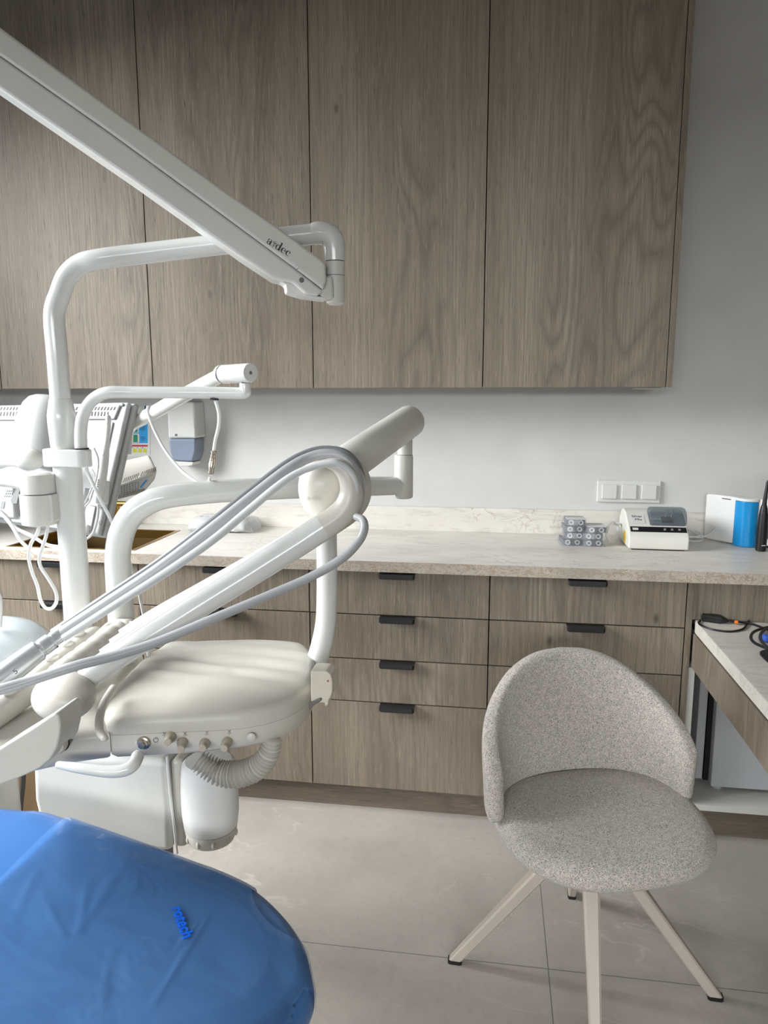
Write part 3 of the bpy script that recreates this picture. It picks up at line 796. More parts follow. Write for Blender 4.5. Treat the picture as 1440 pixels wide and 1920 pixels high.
# soap dispenser on the wall
c = thing('soap_dispenser', W(340, 870, YB), 'white soap dispenser with blue grey tank on the wall', 'dispenser')
PF = Plane((0, YB-.10, 0), (0, -1, 0))
up = [PF.at(*q) for q in ((312, 752), (364, 752), (368, 822), (315, 822))]
obj('cover', MB().prism(up, (0, .0985, 0)), WHITE, c, bevel=(.010, 4))
dn = [PF.at(*q, -.004) for q in ((316, 822.5), (366.5, 822.5), (366, 848), (361, 866), (324, 864), (318, 848))]
obj('tank', MB().prism(dn, (0, .090, 0)), TANK, c, bevel=(.008, 3))
lv = [PF.at(*q, -.01) for q in ((325, 864.5), (363, 866.5), (360, 873), (333, 875), (326, 872))]
obj('push_lever', MB().prism(lv, (0, .08, 0)), WHITE, c, bevel=(.003, 2))
lg = [PF.at(*q, .0004) for q in ((328, 813.5), (332.5, 813.5), (332.5, 817.5), (328, 817.5))]
obj('square_mark', MB().prism(lg, (0, -.0006, 0)), GREYL, c, smooth=0)
# poster
PP = Plane((0, YB-.001, 0), (0, -1, 0))
mb = MB()
def pr(x0, y0, x1, y1, mi, off): mb.prism([PP.at(x0, y0, off), PP.at(x1, y0, off), PP.at(x1, y1, off), PP.at(x0, y1, off)], (0, -.0003, 0), mi)
pr(200, 762, 281.5, 856, 0, 0); pr(202, 775, 277, 831, 1, .0006); pr(202, 834, 277, 837.5, 2, .0006)
pr(246, 803, 260, 811, 0, .001); pr(247, 813, 261, 830, 0, .001); pr(249, 804, 258, 810, 3, .0014)
pr(250, 815, 258, 829, 3, .0014); pr(249, 820, 259, 829.5, 4, .0012)
for k in range(4): pr(240+9.5*k, 841, 246.5+9.5*k, 848.5, 4, .001); pr(237.5+9.7*k, 838.8, 239+9.7*k, 840.3, 5, .001)
for k in range(4): pr(263, 799+2.2*k, 273-(k % 2)*1.5, 800+2.2*k, 5, .001)
for k in range(3): pr(264, 819+2.6*k, 272+(k % 2)*2, 820+2.6*k, 5, .001)
for k in range(3): pr(239, 823+2*k, 243, 824+2*k, 5, .001)
pr(271, 761, 276, 767, 5, .001)
o = obj('hygiene_poster', mb, [WHITE, PBLUE, PRED, PGREEN, PYEL, PNAVY], loc=W(250, 850, YB), smooth=0)
tag(o, 'blue hand washing poster on the wall beside the monitor', 'poster')

# ================================================================== DENTAL UNIT
# ---- post and lamp (one swinging lamp on its post)
PY = 1.45
def pxr(x, y, Y, wd): return size(wd, W(x, y, Y))/2
# support console
c = thing('support_console', W(200, 1590, 1.6), 'white console body standing behind the blue dental chair', 'console')
c['_o'] = list(c.location)
CF = 1.40
xl, xr = W(62, 1500, CF).x, W(318, 1500, CF).x
zb = W(330, 1603, CF).z
xr2 = W(346, 1500, CF+.02).x
obj('body', MB().loft([[Vector((xl+.012, CF+.004, zb)), Vector((xr-.005, CF+.004, zb)), Vector((xr-.005, 1.74, zb)), Vector((xl+.012, 1.74, zb))],
                       [Vector((xl, CF, .52)), Vector((xr, CF, .52)), Vector((xr, 1.74, .52)), Vector((xl, 1.74, .52))],
                       [Vector((xl+.005, CF, .64)), Vector((xr-.005, CF, .64)), Vector((xr-.005, 1.74, .64)), Vector((xl+.005, 1.74, .64))]]), ENAMEL2, c, bevel=(.016, 4), smooth=40)
obj('side_cover', MB().loft([[Vector((xr-.002, CF+.014, zb+.005)), Vector((xr2, CF+.02, zb+.005)), Vector((xr2, 1.72, zb+.005)), Vector((xr-.002, 1.72, zb+.005))],
                             [Vector((xr-.003, CF+.014, .635)), Vector((xr2-.004, CF+.02, .635)), Vector((xr2-.004, 1.72, .635)), Vector((xr-.003, 1.72, .635))]]), CREAM, c, bevel=(.012, 4), smooth=40)
mb = MB(); ptube(mb, [(313, 1418, 1.397, 5), (318, 1480, 1.397, 5), (326, 1545, 1.40, 5), (332, 1600, 1.41, 5)], n=8)
obj('edge_trim', mb, ENAMEL, c)
obj('foot', MB().box(xl+.05, xr-.14, CF+.12, 1.70, 0, zb-.001), GREYD, c, bevel=(.01, 2))

c = thing('solids_container', W(395, 1570, 1.40), 'white round container with ribbed lower cap beside the console', 'container')
CYv = 1.43
def zz(y): return W(395, y, CYv).z
cx_ = W(394, 1500, CYv).x; R = pxr(394, 1500, CYv, 106)
cpos = (cx_, CYv, 0)
prof = [(R*.80, zz(1425)), (R*.92, zz(1430)), (R*.97, zz(1450)), (R, zz(1480)), (R*.99, zz(1520)), (R*.93, zz(1545)), (R*.90, zz(1547))]
obj('jar', MB().lathe(prof, cpos, n=40), WHITE, c, smooth=40)
cap = [(R*.91, zz(1547.5)), (R*.91, zz(1549)), (R*.88, zz(1560)), (R*.80, zz(1570)), (R*.70, zz(1572)), (.001, zz(1572))]
cp = obj('ribbed_cap', MB().lathe(cap, cpos, n=40), CREAM, c, smooth=40)
for k in range(10):
    a = 2*PI*k/10+.15; d = Vector((math.cos(a), math.sin(a), 0))
    obj('grip_rib', MB().ell(Vector(cpos)+d*R*.875+Vector((0, 0, zz(1559))), d*.004, Vector((-d.y, d.x, 0))*.005, Vector((0, 0, .009)), n=8), CREAM, cp)
obj('bracket', MB().box(xr2-.01, cx_, CYv+.02, CYv+.06, zz(1440)-.02, zz(1440)), ENAMEL2, c, bevel=(.003, 2))

c = thing('dental_light', W(135, 1200, PY), 'white dental lamp on its bent post with long slanted upper arm', 'lamp')
pb = W(137, 1180, PY); 
R1 = pxr(135, 1000, PY, 50)
pc = W(135, 1000, PY); 
obj('post', MB().lathe([(R1, .635), (R1, W(128, 850, PY).z)], (pc.x, PY, 0), n=36), ENAMEL, c, smooth=40)
zc0, zc1 = W(118, 838, PY).z, W(112, 748, PY).z
r = lambda w_: pxr(118, 800, PY, w_)
obj('collar', MB().lathe([(r(44), zc0-.003), (r(46), zc0), (r(49), zc0+.03), (r(51), zc0+.055), (r(50), zc0+.07), (r(46), zc0+.083), (r(40), zc1), (r(36), zc1+.0005), (.001, zc1+.0005)], (W(117, 800, PY).x, PY, 0), n=36), ENAMEL, c, smooth=40)
mb = MB()
xs = W(117, 800, PY).x
top = [Vector((xs, PY, zc1-.01)), Vector((xs, PY, W(110, 640, PY).z))]
pts = [(xs, PY, zc1-.01, size(37, (xs, PY, 1.4))/2), (xs, PY, W(110, 660, PY).z, size(38, (xs, PY, 1.5))/2), (xs, PY, W(108, 590, PY).z, size(38, (xs, PY, 1.5))/2)]
def P4(x, y, Y, wd):
    q = W(x, y, Y); return (q.x, q.y, q.z, size(wd, q)/2)
pts += [P4(113, 550, PY, 38), P4(127, 517, PY, 38), P4(152, 495, PY, 38), P4(190, 485.5, PY, 38), P4(270, 475.5, PY+.02, 38), P4(400, 460, PY+.04, 38), P4(520, 446.5, PY+.06, 38), P4(592, 438.5, PY+.07, 38)]
s = spline(pts, 8); mb.tube([Vector(q[:3]) for q in s], [q[3] for q in s], n=24)
obj('bent_tube', mb, ENAMEL, c, smooth=60)
JY = PY+.07
mb = MB()
e = [P4(588, 439, JY, 41), P4(600, 437, JY, 42), P4(614, 440, JY, 42), P4(624, 450, JY, 42), P4(627, 464, JY, 41), P4(628, 490, JY, 38)]
s = spline(e, 8); mb.tube([Vector(q[:3]) for q in s], [q[3] for q in s], n=24); obj('elbow', mb, ENAMEL, c, smooth=60)
jx = W(628.5, 520, JY).x; rj = pxr(628, 520, JY, 36.5)
zj = [W(628, y, JY).z for y in (491.5, 517, 518, 562, 567)]
obj('swivel_joint', MB().lathe([(rj, zj[0]), (rj, zj[1])], (jx, JY, 0), n=32), ENAMEL2, c, smooth=40)
obj('swivel_cup', MB().lathe([(rj, zj[2]), (rj, zj[3]), (rj*.9, zj[4]-.002), (rj*.6, zj[4]-.005), (.001, zj[4]-.006)], (jx, JY, 0), n=32), ENAMEL2, c, smooth=40)
# slanted arm, one vertical plane
a0 = W(610, 520, JY-.045); a1 = W(0, 110, 1.28)
dv = Vector((a1.x-a0.x, a1.y-a0.y, 0)).normalized(); nv = Vector((-dv.y, dv.x, 0))
if nv.y > 0: nv = -nv
PA = Plane(a0, nv)
up = [(-70, -2), (20, 65), (262, 241), (420, 356), (520, 424.5), (604, 487), (611, 497), (613, 527), (607, 544), (560, 508), (400, 390), (200, 244), (-70, 55)]
obj('arm_cover', MB().prism([PA.at(*q) for q in up], -nv*.07), ENAMEL2, c, bevel=(.006, 3), smooth=40, bang=25)
lo = [(-70, 55.5), (200, 244.5), (400, 390.5), (560, 508.5), (606, 544.6), (596, 555), (572, 551), (548, 530), (513, 523), (448, 480), (240, 332), (0, 167), (-70, 118)]
obj('arm_channel', MB().prism([PA.at(*q, -.002) for q in lo], -nv*.066), ENAMEL, c, bevel=(.006, 3), smooth=40, bang=25)
obj('latch', MB().prism([PA.at(*q, -.014) for q in ((520, 524), (546, 531), (574, 551), (612, 557), (612, 562), (570, 557), (552, 552), (537, 547), (535, 534))], -nv*.045), WHITE, c, bevel=(.004, 2))
obj('pivot_neck', MB().prism([PA.at(*q, -.012) for q in ((598, 520), (625, 515), (628, 560), (612, 562), (596, 552))], -nv*.04), ENAMEL2, c, bevel=(.008, 3))
k_ = PA.at(565.5, 525, .0002); obj('cap_disc', MB().lathe([(pxr(565, 525, 1.42, 10), 0), (pxr(565, 525, 1.42, 9), .0015)], k_, nv, n=20), GREYL, c)
k_ = PA.at(556, 501, .0002); sc_ = obj('screw', MB().lathe([(pxr(556, 501, 1.42, 7.5), 0), (pxr(556, 501, 1.42, 6), .0015)], k_, nv, n=16), METAL, c)
# arm lettering, drawn as strokes: letters with thick and thin sides
bx = PA.at(499, 455.5, .0004); ex_ = (PA.at(541, 481.5, .0004)-bx); Lg = ex_.length; ex_.normalize(); ey_ = nv.cross(ex_); ey_ = -ey_ if ey_.z < 0 else ey_
U = Lg/10.2
mb = MB()
def lp(x, y): return bx + ex_*(x*U) + ey_*(y*U)
def ring(cx, cy, rx, ry, ix, iy, a0, a1, n=18, dx=0):
    o_, i_ = [], []
    for k in range(n+1):
        a = math.radians(a0+(a1-a0)*k/n)
        o_.append(lp(cx+rx*math.cos(a), cy+ry*math.sin(a))); i_.append(lp(cx+dx+ix*math.cos(a), cy+iy*math.sin(a)))
    for k in range(n): mb.quad(o_[k], o_[k+1], i_[k+1], i_[k])
def bar(x0, y0, x1, y1): mb.quad(lp(x0, y0), lp(x1, y0), lp(x1, y1), lp(x0, y1))
def stroke(pts, wd):
    for (x0, y0), (x1, y1) in zip(pts, pts[1:]):
        l = math.hypot(x1-x0, y1-y0); nx, ny = -(y1-y0)/l*wd/2, (x1-x0)/l*wd/2
        mb.quad(lp(x0+nx, y0+ny), lp(x1+nx, y1+ny), lp(x1-nx, y1-ny), lp(x0-nx, y0-ny))
# a
bar(1.15, .15, 1.75, 1.65); ring(.85, 1.55, .9, .75, .55, .6, 0, 160); ring(.75, .62, .75, .62, .35, .45, 20, 340); bar(1.6, 0, 2.1, .18); bar(.7, 1.1, 1.3, 1.25); ring(.25, 1.5, .25, .25, .01, .01, 0, 360, 10)
# figure between a and d
stroke([(2.95, -.35), (2.95, 1.6)], .16); stroke([(2.4, .9), (2.95, .3), (3.55, 1.2)], .12); stroke([(2.2, 1.9), (2.9, 1.3), (3.8, 1.9)], .14); stroke([(2.2, 2.3), (2.8, 1.75), (2.95, 2.2), (3.3, 1.8), (3.8, 2.4)], .13); stroke([(2.5, 1.5), (3.5, 1.6)], .12); ring(2.95, 2.45, .17, .17, .01, .01, 0, 360, 10)
# d
ring(4.75, 1.05, .95, 1.1, .45, .95, 0, 360); bar(5.25, 0, 5.85, 3.4); bar(4.85, 3.25, 5.3, 3.4); bar(5.8, 0, 6.15, .16)
# e
ring(7.2, 1.05, 1.0, 1.1, .5, .95, 0, 310, dx=.08); bar(6.6, 1.0, 8.2, 1.16)
# c
ring(9.35, 1.05, 1.0, 1.1, .5, .95, 40, 310, dx=.1); ring(9.95, 1.6, .28, .28, .01, .01, 0, 360, 10)
obj('logo', mb, INK, c, smooth=0)

# ---- clamp arm with bent tube holding the beige device
c = thing('accessory_arm', W(155, 870, 1.42), 'thin white bent arm clamped to the lamp post, ending in a short cylinder', 'arm')
zc_a, zc_b = W(130, 876, PY-.03).z, W(130, 843, PY-.03).z
cxl = W(113, 860, PY).x; cxr = W(153, 860, PY-.02).x
L = []
for k in range(24):
    a = 2*PI*k/24; L.append((math.cos(a), math.sin(a)))
def clampring(z):
    pts = []
    rr1, rr2 = pxr(113, 860, PY, 55), pxr(155, 860, PY, 36)
    for k in range(13): a = PI/2+PI*k/12; pts.append(Vector((cxl+rr1*math.cos(a), PY-.004+rr1*math.sin(a), z)))
    for k in range(13): a = -PI/2+PI*k/12; pts.append(Vector((cxr+rr2*math.cos(a), PY-.02+rr2*math.sin(a), z)))
    return pts
obj('clamp', MB().loft([clampring(zc_a), clampring(zc_b)]), ENAMEL, c, bevel=(.003, 2), smooth=40)
zt_ = zc_b
obj('grommet', MB().lathe([(pxr(152, 845, PY, 28), zt_+.0003), (pxr(152, 845, PY, 28), zt_+.003)], (W(152, 842, PY-.02).x, PY-.02, 0), n=24), BLACKP, c)
AY = PY-.02
mb = MB()
bp = [P4(152, 840, AY, 23), P4(151.5, 810, AY, 23), P4(155, 783, AY, 23), P4(166, 759, AY, 23), P4(183, 743, AY, 23), P4(206, 735.5, AY, 23), P4(250, 735.5, AY+.01, 22.5), P4(330, 736, AY+.02, 22), P4(400, 736.5, AY+.03, 22), P4(444, 737, AY+.035, 22)]
s = spline(bp, 8); mb.tube([Vector(q[:3]) for q in s], [q[3] for q in s], n=20); obj('bent_tube', mb, ENAMEL, c, smooth=60)
mb = MB(); e = [P4(444.5, 737, AY+.035, 22), P4(455, 737, AY+.035, 21.5), P4(460, 735, AY+.035, 21), P4(459.5, 726, AY+.035, 21), P4(459, 718, AY+.035, 20)]
s = spline(e, 6); mb.tube([Vector(q[:3]) for q in s], [q[3] for q in s], n=20); obj('elbow', mb, ENAMEL, c, smooth=60)
obj('grommet', MB().lathe([(.0115, 0), (.010, .006)], W(459, 718.5, AY+.035), (0, 0, 1), n=20), BLACKP, c)
ca, cb = W(413, 702, AY+.075), W(470, 699, AY+.02)
ax = (cb-ca).normalized(); Lc = (cb-ca).length; rc = pxr(440, 700, AY+.05, 35.5)
obj('cylinder', MB().lathe([(rc, .014), (rc, Lc-.004), (rc*.92, Lc), (.001, Lc)], ca, ax, n=36), ENAMEL, c, smooth=40)
obj('groove', MB().lathe([(rc*.94, .0095), (rc*.94, .0138)], ca, ax, n=32), BLACKP, c)
obj('cylinder_base', MB().lathe([(rc*.75, -.006), (rc*.95, .0), (rc, .004), (rc, .009)], ca, ax, n=32), ENAMEL, c, smooth=40)
obj('end_screw', MB().lathe([(rc*.2, 0), (rc*.15, .001)], cb, ax, n=14), GREYL, c)
mb = MB()
e = [P4(414, 704, AY+.078, 27), P4(400, 711, AY+.095, 27), P4(340, 744, AY+.2, 27), P4(290, 773, AY+.3, 26), P4(262, 787, AY+.36, 26), P4(246, 796, AY+.40, 26), P4(236, 812, AY+.42, 26), P4(233, 850, AY+.42, 26)]
s = spline(e, 6); mb.tube([Vector(q[:3]) for q in s], [q[3] for q in s], n=20); obj('strut', mb, ENAMEL, c, smooth=60)
obj('grommet', MB().lathe([(.009, 0), (.009, .003)], W(402, 747.5, AY+.03), (0, 0, -1), n=20), BLACKP, c)
mb = MB(); ptube(mb, [(404, 748, AY+.03, 8), (411, 775, AY+.03, 7.5), (410, 800, AY+.03, 7), (404, 825, AY+.03, 6.5), (401, 846, AY+.03, 6.5)], n=10)
cb_ = obj('hanging_cable', mb, CABLE_W, c)
cq0, cq1 = W(401, 845, AY+.03), W(395, 893, AY+.03); dq = (cq1-cq0).normalized()
mb = MB(); lq = (cq1-cq0).length
mb.lathe([(.004, 0), (.006, .001), (.006, .004), (.0045, .005), (.0045, .007), (.0055, .008), (.0055, .016), (.0065, .0165), (.0068, .02), (.0065, .024), (.007, .025), (.007, .037), (.006, .038), (.006, .044), (.0065, .0445), (.0065, .048), (.004, .05)], cq0, dq, n=20)
obj('connector', mb, NICKEL, cb_)
mb = MB(); ptube(mb, [(395, 893, AY+.03, 6.5), (393, 898, AY+.10, 6), (391.5, 904, AY+.20, 6), (390, 925, AY+.24, 6)], n=8); obj('lower_cable', mb, CABLE_W, cb_)
mb = MB(); ptube(mb, [(283, 763, AY+.30, 5), (277, 764, AY+.285, 5.5), (279, 780, AY+.285, 5.5), (290, 808, AY+.28, 5.5), (310, 845, AY+.27, 5.5), (340, 882, AY+.25, 5.5), (365, 901, AY+.23, 5.5), (385, 912, AY+.22, 5.5)], n=8); obj('loop_cable', mb, CABLE_W, c)
mb = MB(); ptube(mb, [(162, 877, AY, 6.5), (166, 890, AY, 6.5), (185, 930, AY, 6.5), (208, 975, AY+.02, 6.5), (235, 1035, AY+.06, 6.5), (255, 1090, AY+.1, 6.5), (270, 1160, AY+.12, 6.5), (278, 1230, AY+.1, 6)], n=8); obj('drop_cable', mb, CABLE_W, c)

# beige device on the strut
c = thing('vented_device', W(240, 900, 1.9), 'beige vented device case hanging tilted just right of the monitor', 'device')
f_ = [W(195, 922, 1.86), W(231, 907, 1.86), W(297, 879, 1.84), W(290, 902, 1.85), W(268, 926, 1.87), (W(205, 942, 1.89))]
bk = [W(195, 862, 2.02), W(232, 862, 2.02), W(281, 851, 2.0), W(284, 868, 2.01), W(272, 900, 2.03), W(205, 920, 2.05)]
obj('case', MB().loft([f_, bk]), DEVB, c, bevel=(.012, 4), smooth=40)
n_ = (f_[2]-f_[0]).cross(f_[5]-f_[0]).normalized(); n_ = -n_ if n_.y > 0 else n_
PD = Plane(f_[3], n_)
mb = MB()
for k in range(17):
    x = 231+3.6*k; y = 899-.36*3.6*k
    if k == 8: continue
    mb.prism([PD.at(x, y+6, .0015), PD.at(x+1.2, y+6, .0015), PD.at(x+4.7, y-3, .0015), PD.at(x+3.5, y-3, .0015)], n_*.001)
obj('vent', mb, GREYD, c, smooth=0); mb = MB()
for k in range(15):
    x = 222+3.2*k; y = 932-.27*3.2*k
    mb.prism([PD.at(x, y+3, .0015), PD.at(x+1.1, y+3, .0015), PD.at(x+3.6, y-4, .0015), PD.at(x+2.5, y-4, .0015)], n_*.001)
obj('vent', mb, GREYD, c, smooth=0)
mb = MB()
mb.prism([PD.at(*q, .0015) for q in ((262, 913), (273, 900), (276.5, 900), (265, 914))], n_*.001)
obj('blue_sticker', mb, plain('sticker_blue', (40, 130, 190), .5), c, smooth=0)
mb = MB()
random.seed(3)
for j in range(5):
    for k in range(7):
        x = 226+5.2*k+random.random(); y = 910+3.2*j-.25*5.2*k+2
        mb.prism([PD.at(x, y, .0015), PD.at(x+2.6+random.random(), y-.8, .0015), PD.at(x+2.6, y+.0, .0015), PD.at(x, y+.8, .0015)], n_*.0008)
obj('label_print', mb, INK, c, smooth=0)

# ---- monitor seen from behind
TR, BR, T0, B0 = W(243, 752, 1.74), W(187, 1006, 1.64), W(0, 757, 1.82), W(0, 978, 1.72)
ue = (BR-B0).normalized(); ve = (TR-BR).normalized(); nn_ = ue.cross(ve).normalized(); nn_ = -nn_ if nn_.y > 0 else nn_
PM = Plane((TR+BR+B0)/3, nn_)
c = thing('monitor', PM.at(60, 900), 'white flat monitor seen from behind, at the left edge', 'monitor')
def MP(*l, off=0.0): return [PM.at(x, y, off) for x, y in l]
outer = MP((246, 752), (188, 1007), (-120, 962), (-120, 762))
obj('bezel', MB().prism([p - nn_*.034 for p in outer], nn_*.018), MONW, c, bevel=(.006, 3))
inner = MP((242, 753), (185, 1004), (-120, 962), (-120, 762))
obj('rear_shell', MB().prism([p-nn_*.0155 for p in inner], nn_*.0155), MONW, c, bevel=(.008, 3))
ridge = MP((226, 775), (223, 789), (-110, 793), (-110, 775), off=0)
obj('upper_housing', MB().prism(MP((228, 760), (217, 787), (-110, 790), (-110, 764)), nn_*.006), MONW, c, bevel=(.003, 2), smooth=40)
obj('lower_housing', MB().prism(MP((214, 792), (172, 995), (-110, 960), (-110, 795)), nn_*.004), MONW, c, bevel=(.002, 2), smooth=40)
for lo_, hi_ in ((-40, 50), (140, 216)):
    for ya, yb, sh in ((769, 763, 3.0), (780, 772, 1.6)):
        mb = MB()
        for k in range(44):
            x = -36+5.9*k
            if not lo_ < x < hi_ or (x > 203 and ya > 770): continue
            mb.prism([PM.at(x, ya, .0064), PM.at(x+2.0, ya, .0064), PM.at(x+2.0+sh, yb, .0064), PM.at(x+sh, yb, .0064)], nn_*.0006)
        obj('vent', mb, DARKP, c, smooth=0)
obj('screw', MB().lathe([(.0045, 0), (.003, .002)], PM.at(230, 759, .002), nn_, n=16), GREYD, c)
# pivot cover and swing arm of the monitor
kn = PM.at(92, 805, .045)
mb = MB(); loops = []
for px_, py_, wv, dv_ in ((96, 746, 44, .020), (95, 752, 62, .034), (92, 765, 74, .045), (88, 790, 82, .054), (84, 820, 90, .060), (84, 845, 88, .064), (88, 865, 72, .062), (94, 878, 48, .046), (98, 883, 30, .03)):
    cc = PM.at(px_, py_, 0); hw = size(wv, cc)/2
    loops.append([cc + ue*hw*math.cos(2*PI*k/28) + nn_*(.012+dv_*(.5+.5*math.sin(2*PI*k/28))) for k in range(28)])
mb.loft(loops); obj('pivot_cover', mb, MONW, c, smooth=60)
obj('pivot_screw', MB().lathe([(.006, 0), (.0045, .001), (.003, .001), (.002, -.001)], PM.at(65, 766, .058), nn_, n=16), GREYD, c)
mb = MB(); ptube(mb, [(64, 860, 1.62, 36), (20, 861, 1.66, 36), (-60, 862, 1.72, 36)], n=20); obj('swing_arm', mb, ENAMEL2, c)
obj('knuckle', MB().ell(W(55, 862, 1.61), Vector((.036, 0, 0)), Vector((0, .03, 0)), Vector((0, 0, .026)), n=16), ENAMEL2, c)
# lower port block
obj('port_block', MB().prism(MP((40, 915), (42, 975), (-100, 968), (-100, 905)), nn_*.026), MONW, c, bevel=(.006, 3))
mb = MB()
for j in range(3):
    for k in range(6): x = 12+3.6*k-2*j; y = 919+5*j; mb.prism([PM.at(x, y+3.5, .0265), PM.at(x+1, y+3.5, .0265), PM.at(x+2.6, y, .0265), PM.at(x+1.6, y, .0265)], nn_*.0006)
mb.prism(MP((3, 940), (10, 940), (7, 954), (1, 954), off=.0265), nn_*.0006)
obj('port_vent', mb, GREYD, c, smooth=0)
obj('cable_slot', MB().prism(MP((34, 912), (38, 916), (32, 944), (23, 945), (20, 938), off=.0268), nn_*.001), BLACKP, c, smooth=0)
for x, y in ((40, 977), (188, 980)): obj('screw_hole', MB().lathe([(.005, 0), (.004, .001)], PM.at(x, y, .0002 if x > 100 else .0006), nn_, n=16), GREYL, c)
obj('bottom_rail', MB().prism(MP((170, 985), (168, 1000), (20, 978), (20, 966), off=.0005), nn_*.012), WHITE, c, bevel=(.003, 2))
obj('dark_port', MB().prism(MP((160, 915), (175, 917), (172, 945), (156, 943), off=.0082), nn_*.001), BLACKP, c, smooth=0)
hold = MP((176, 920), (207, 902), (204, 945), (190, 952), (176, 950), off=.0045)
obj('camera_holder', MB().prism(hold, nn_*.018), WHITE, c, bevel=(.003, 2))
mb = MB(); ptube(mb, [(176, 840, 1.60, 4), (184, 862, 1.60, 4), (182, 890, 1.60, 4), (170, 935, 1.60, 4), (160, 950, 1.60, 4), (156, 970, 1.6, 4)], n=8)
ptube(mb, [(172, 880, 1.60, 3.5), (178, 895, 1.60, 3.5), (168, 925, 1.60, 3.5), (156, 950, 1.60, 3.5)], n=8); obj('rear_cable', mb, CABLE_W, c)
# intraoral camera resting in the holder
c = thing('intraoral_camera', PM.at(190, 930, .02), 'slim white intraoral camera wand held upright on the monitor back', 'camera')
mb = MB(); pts = []
for x, y, wv in ((203, 783, 12), (203, 795, 12), (202.5, 805, 11.5), (201, 818, 10.5), (199.5, 832, 13), (197, 850, 18), (194, 875, 20), (190, 900, 21), (187, 918, 20), (184, 938, 16)):
    q = PM.at(x, y, .030); pts.append((q.x, q.y, q.z, size(wv, q)/2))
s = spline(pts, 5); mb.tube([Vector(q[:3]) for q in s], [q[3] for q in s], n=18, sq=.8, rnd=True); obj('wand', mb, WHITE, c, smooth=60)
obj('button', MB().lathe([(.0045, 0), (.0045, .0012), (.003, .0015)], PM.at(192, 850, .0425), nn_, n=18), WHITE, c)
mb = MB()
for k in range(8):
    a = 2*PI*k/8; q = PM.at(202+3*math.cos(a), 783+3*math.sin(a), .0385); mb.lathe([(.0006, 0), (.0004, .0006)], q, nn_, n=6)
for x, y in ((201, 794), (194, 836), (189, 869)): mb.lathe([(.0009, 0), (.0006, .0006)], PM.at(x, y, .0395), nn_, n=8)
obj('dots', mb, INK, c, smooth=0)
mb = MB(); ptube(mb, [(184, 945, 1.59, 5), (184, 957, 1.59, 5), (182, 975, 1.585, 5), (174, 1000, 1.58, 5), (158, 1013, 1.575, 5), (148, 1017, 1.57, 5), (130, 1018, 1.56, 5)], n=8); obj('cord', mb, CABLE_W, c)
for y, t_ in ((905, 0), (911, 1)):
    pass
mb = MB()
for k in range(4): mb.prism([PM.at(183.0-.5*k, 899+4*k, .0445), PM.at(186-.5*k, 899+4*k, .0445), PM.at(185.6-.5*k, 901.4+4*k, .0445), PM.at(182.6-.5*k, 901.4+4*k, .0445)], nn_*.0004)
obj('print', mb, INK, c, smooth=0)

# ---- joint cylinder of the assistant arm on the post
c = thing('assistant_arm', W(75, 985, 1.42), 'white two part joint cylinder on the post with a thick arm going left', 'arm')
GY = PY-.035
gx = W(73, 930, GY).x; r1, r2 = pxr(73, 920, GY, 62), pxr(76, 950, GY, 67)
g = lambda y: W(73, y, GY).z
obj('joint_cap', MB().lathe([(r1, g(924)), (r1, g(892)), (r1*.97, g(889)), (r1*.8, g(886)), (r1*.4, g(884)), (.001, g(883.5))], (gx, GY, 0), n=36), ENAMEL2, c, smooth=40)
obj('joint_base', MB().lathe([(r2*.85, g(983)), (r2*.97, g(981)), (r2, g(976)), (r2, g(926)), (.001, g(925.6))], (gx, GY, 0), n=36), ENAMEL2, c, smooth=40)
obj('mount', MB().box(gx, W(108, 950, GY).x, GY-.02, GY+.03, g(976), g(925)), ENAMEL2, c, bevel=(.004, 2))
mb = MB(); ptube(mb, [(60, 905, GY+.02, 34), (20, 898, GY+.06, 33), (-60, 890, GY+.12, 33)], n=20); obj('arm', mb, ENAMEL, c)
mb = MB()
ptube(mb, [(73, 984, GY, 6.5), (70, 1000, GY, 6.5), (58, 1020, GY, 6.5), (54, 1045, GY, 6.5), (60, 1072, GY, 6.5), (70, 1098, GY, 6.5), (76, 1125, GY, 6.5), (86, 1140, GY, 6.5), (98, 1140, GY, 6.5), (106, 1127, GY, 6.5), (104, 1108, GY, 6.5), (90, 1084, GY, 6.5), (76, 1062, GY, 6.5), (74, 1045, GY, 6.5), (80, 1025, GY, 6.5), (87, 1003, GY, 6.5), (90, 983, GY, 6.5)], n=10)
o = obj('looped_cable', mb, CABLE_W, c)
mb = MB(); ptube(mb, [(-20, 940, 1.56, 7), (10, 970, 1.54, 7), (25, 990, 1.52, 7), (40, 1015, 1.5, 7), (60, 1032, 1.49, 7), (85, 1042, 1.48, 7), (125, 1045, 1.47, 7)], n=10)
ptube(mb, [(-20, 950, 1.57, 7), (5, 962, 1.56, 7), (30, 990, 1.54, 7), (60, 1005, 1.5, 7), (85, 1020, 1.49, 7), (105, 1025, 1.48, 7), (130, 1025, 1.47, 7)], n=10)
o = obj('side_cable', mb, CABLE_W, c)
mb = MB(); ptube(mb, [(-20, 895, 1.56, 9), (10, 882, 1.54, 9), (30, 880, 1.53, 8), (60, 893, 1.52, 7)], n=10); obj('sheathed_cable', mb, CABLE_W, c)

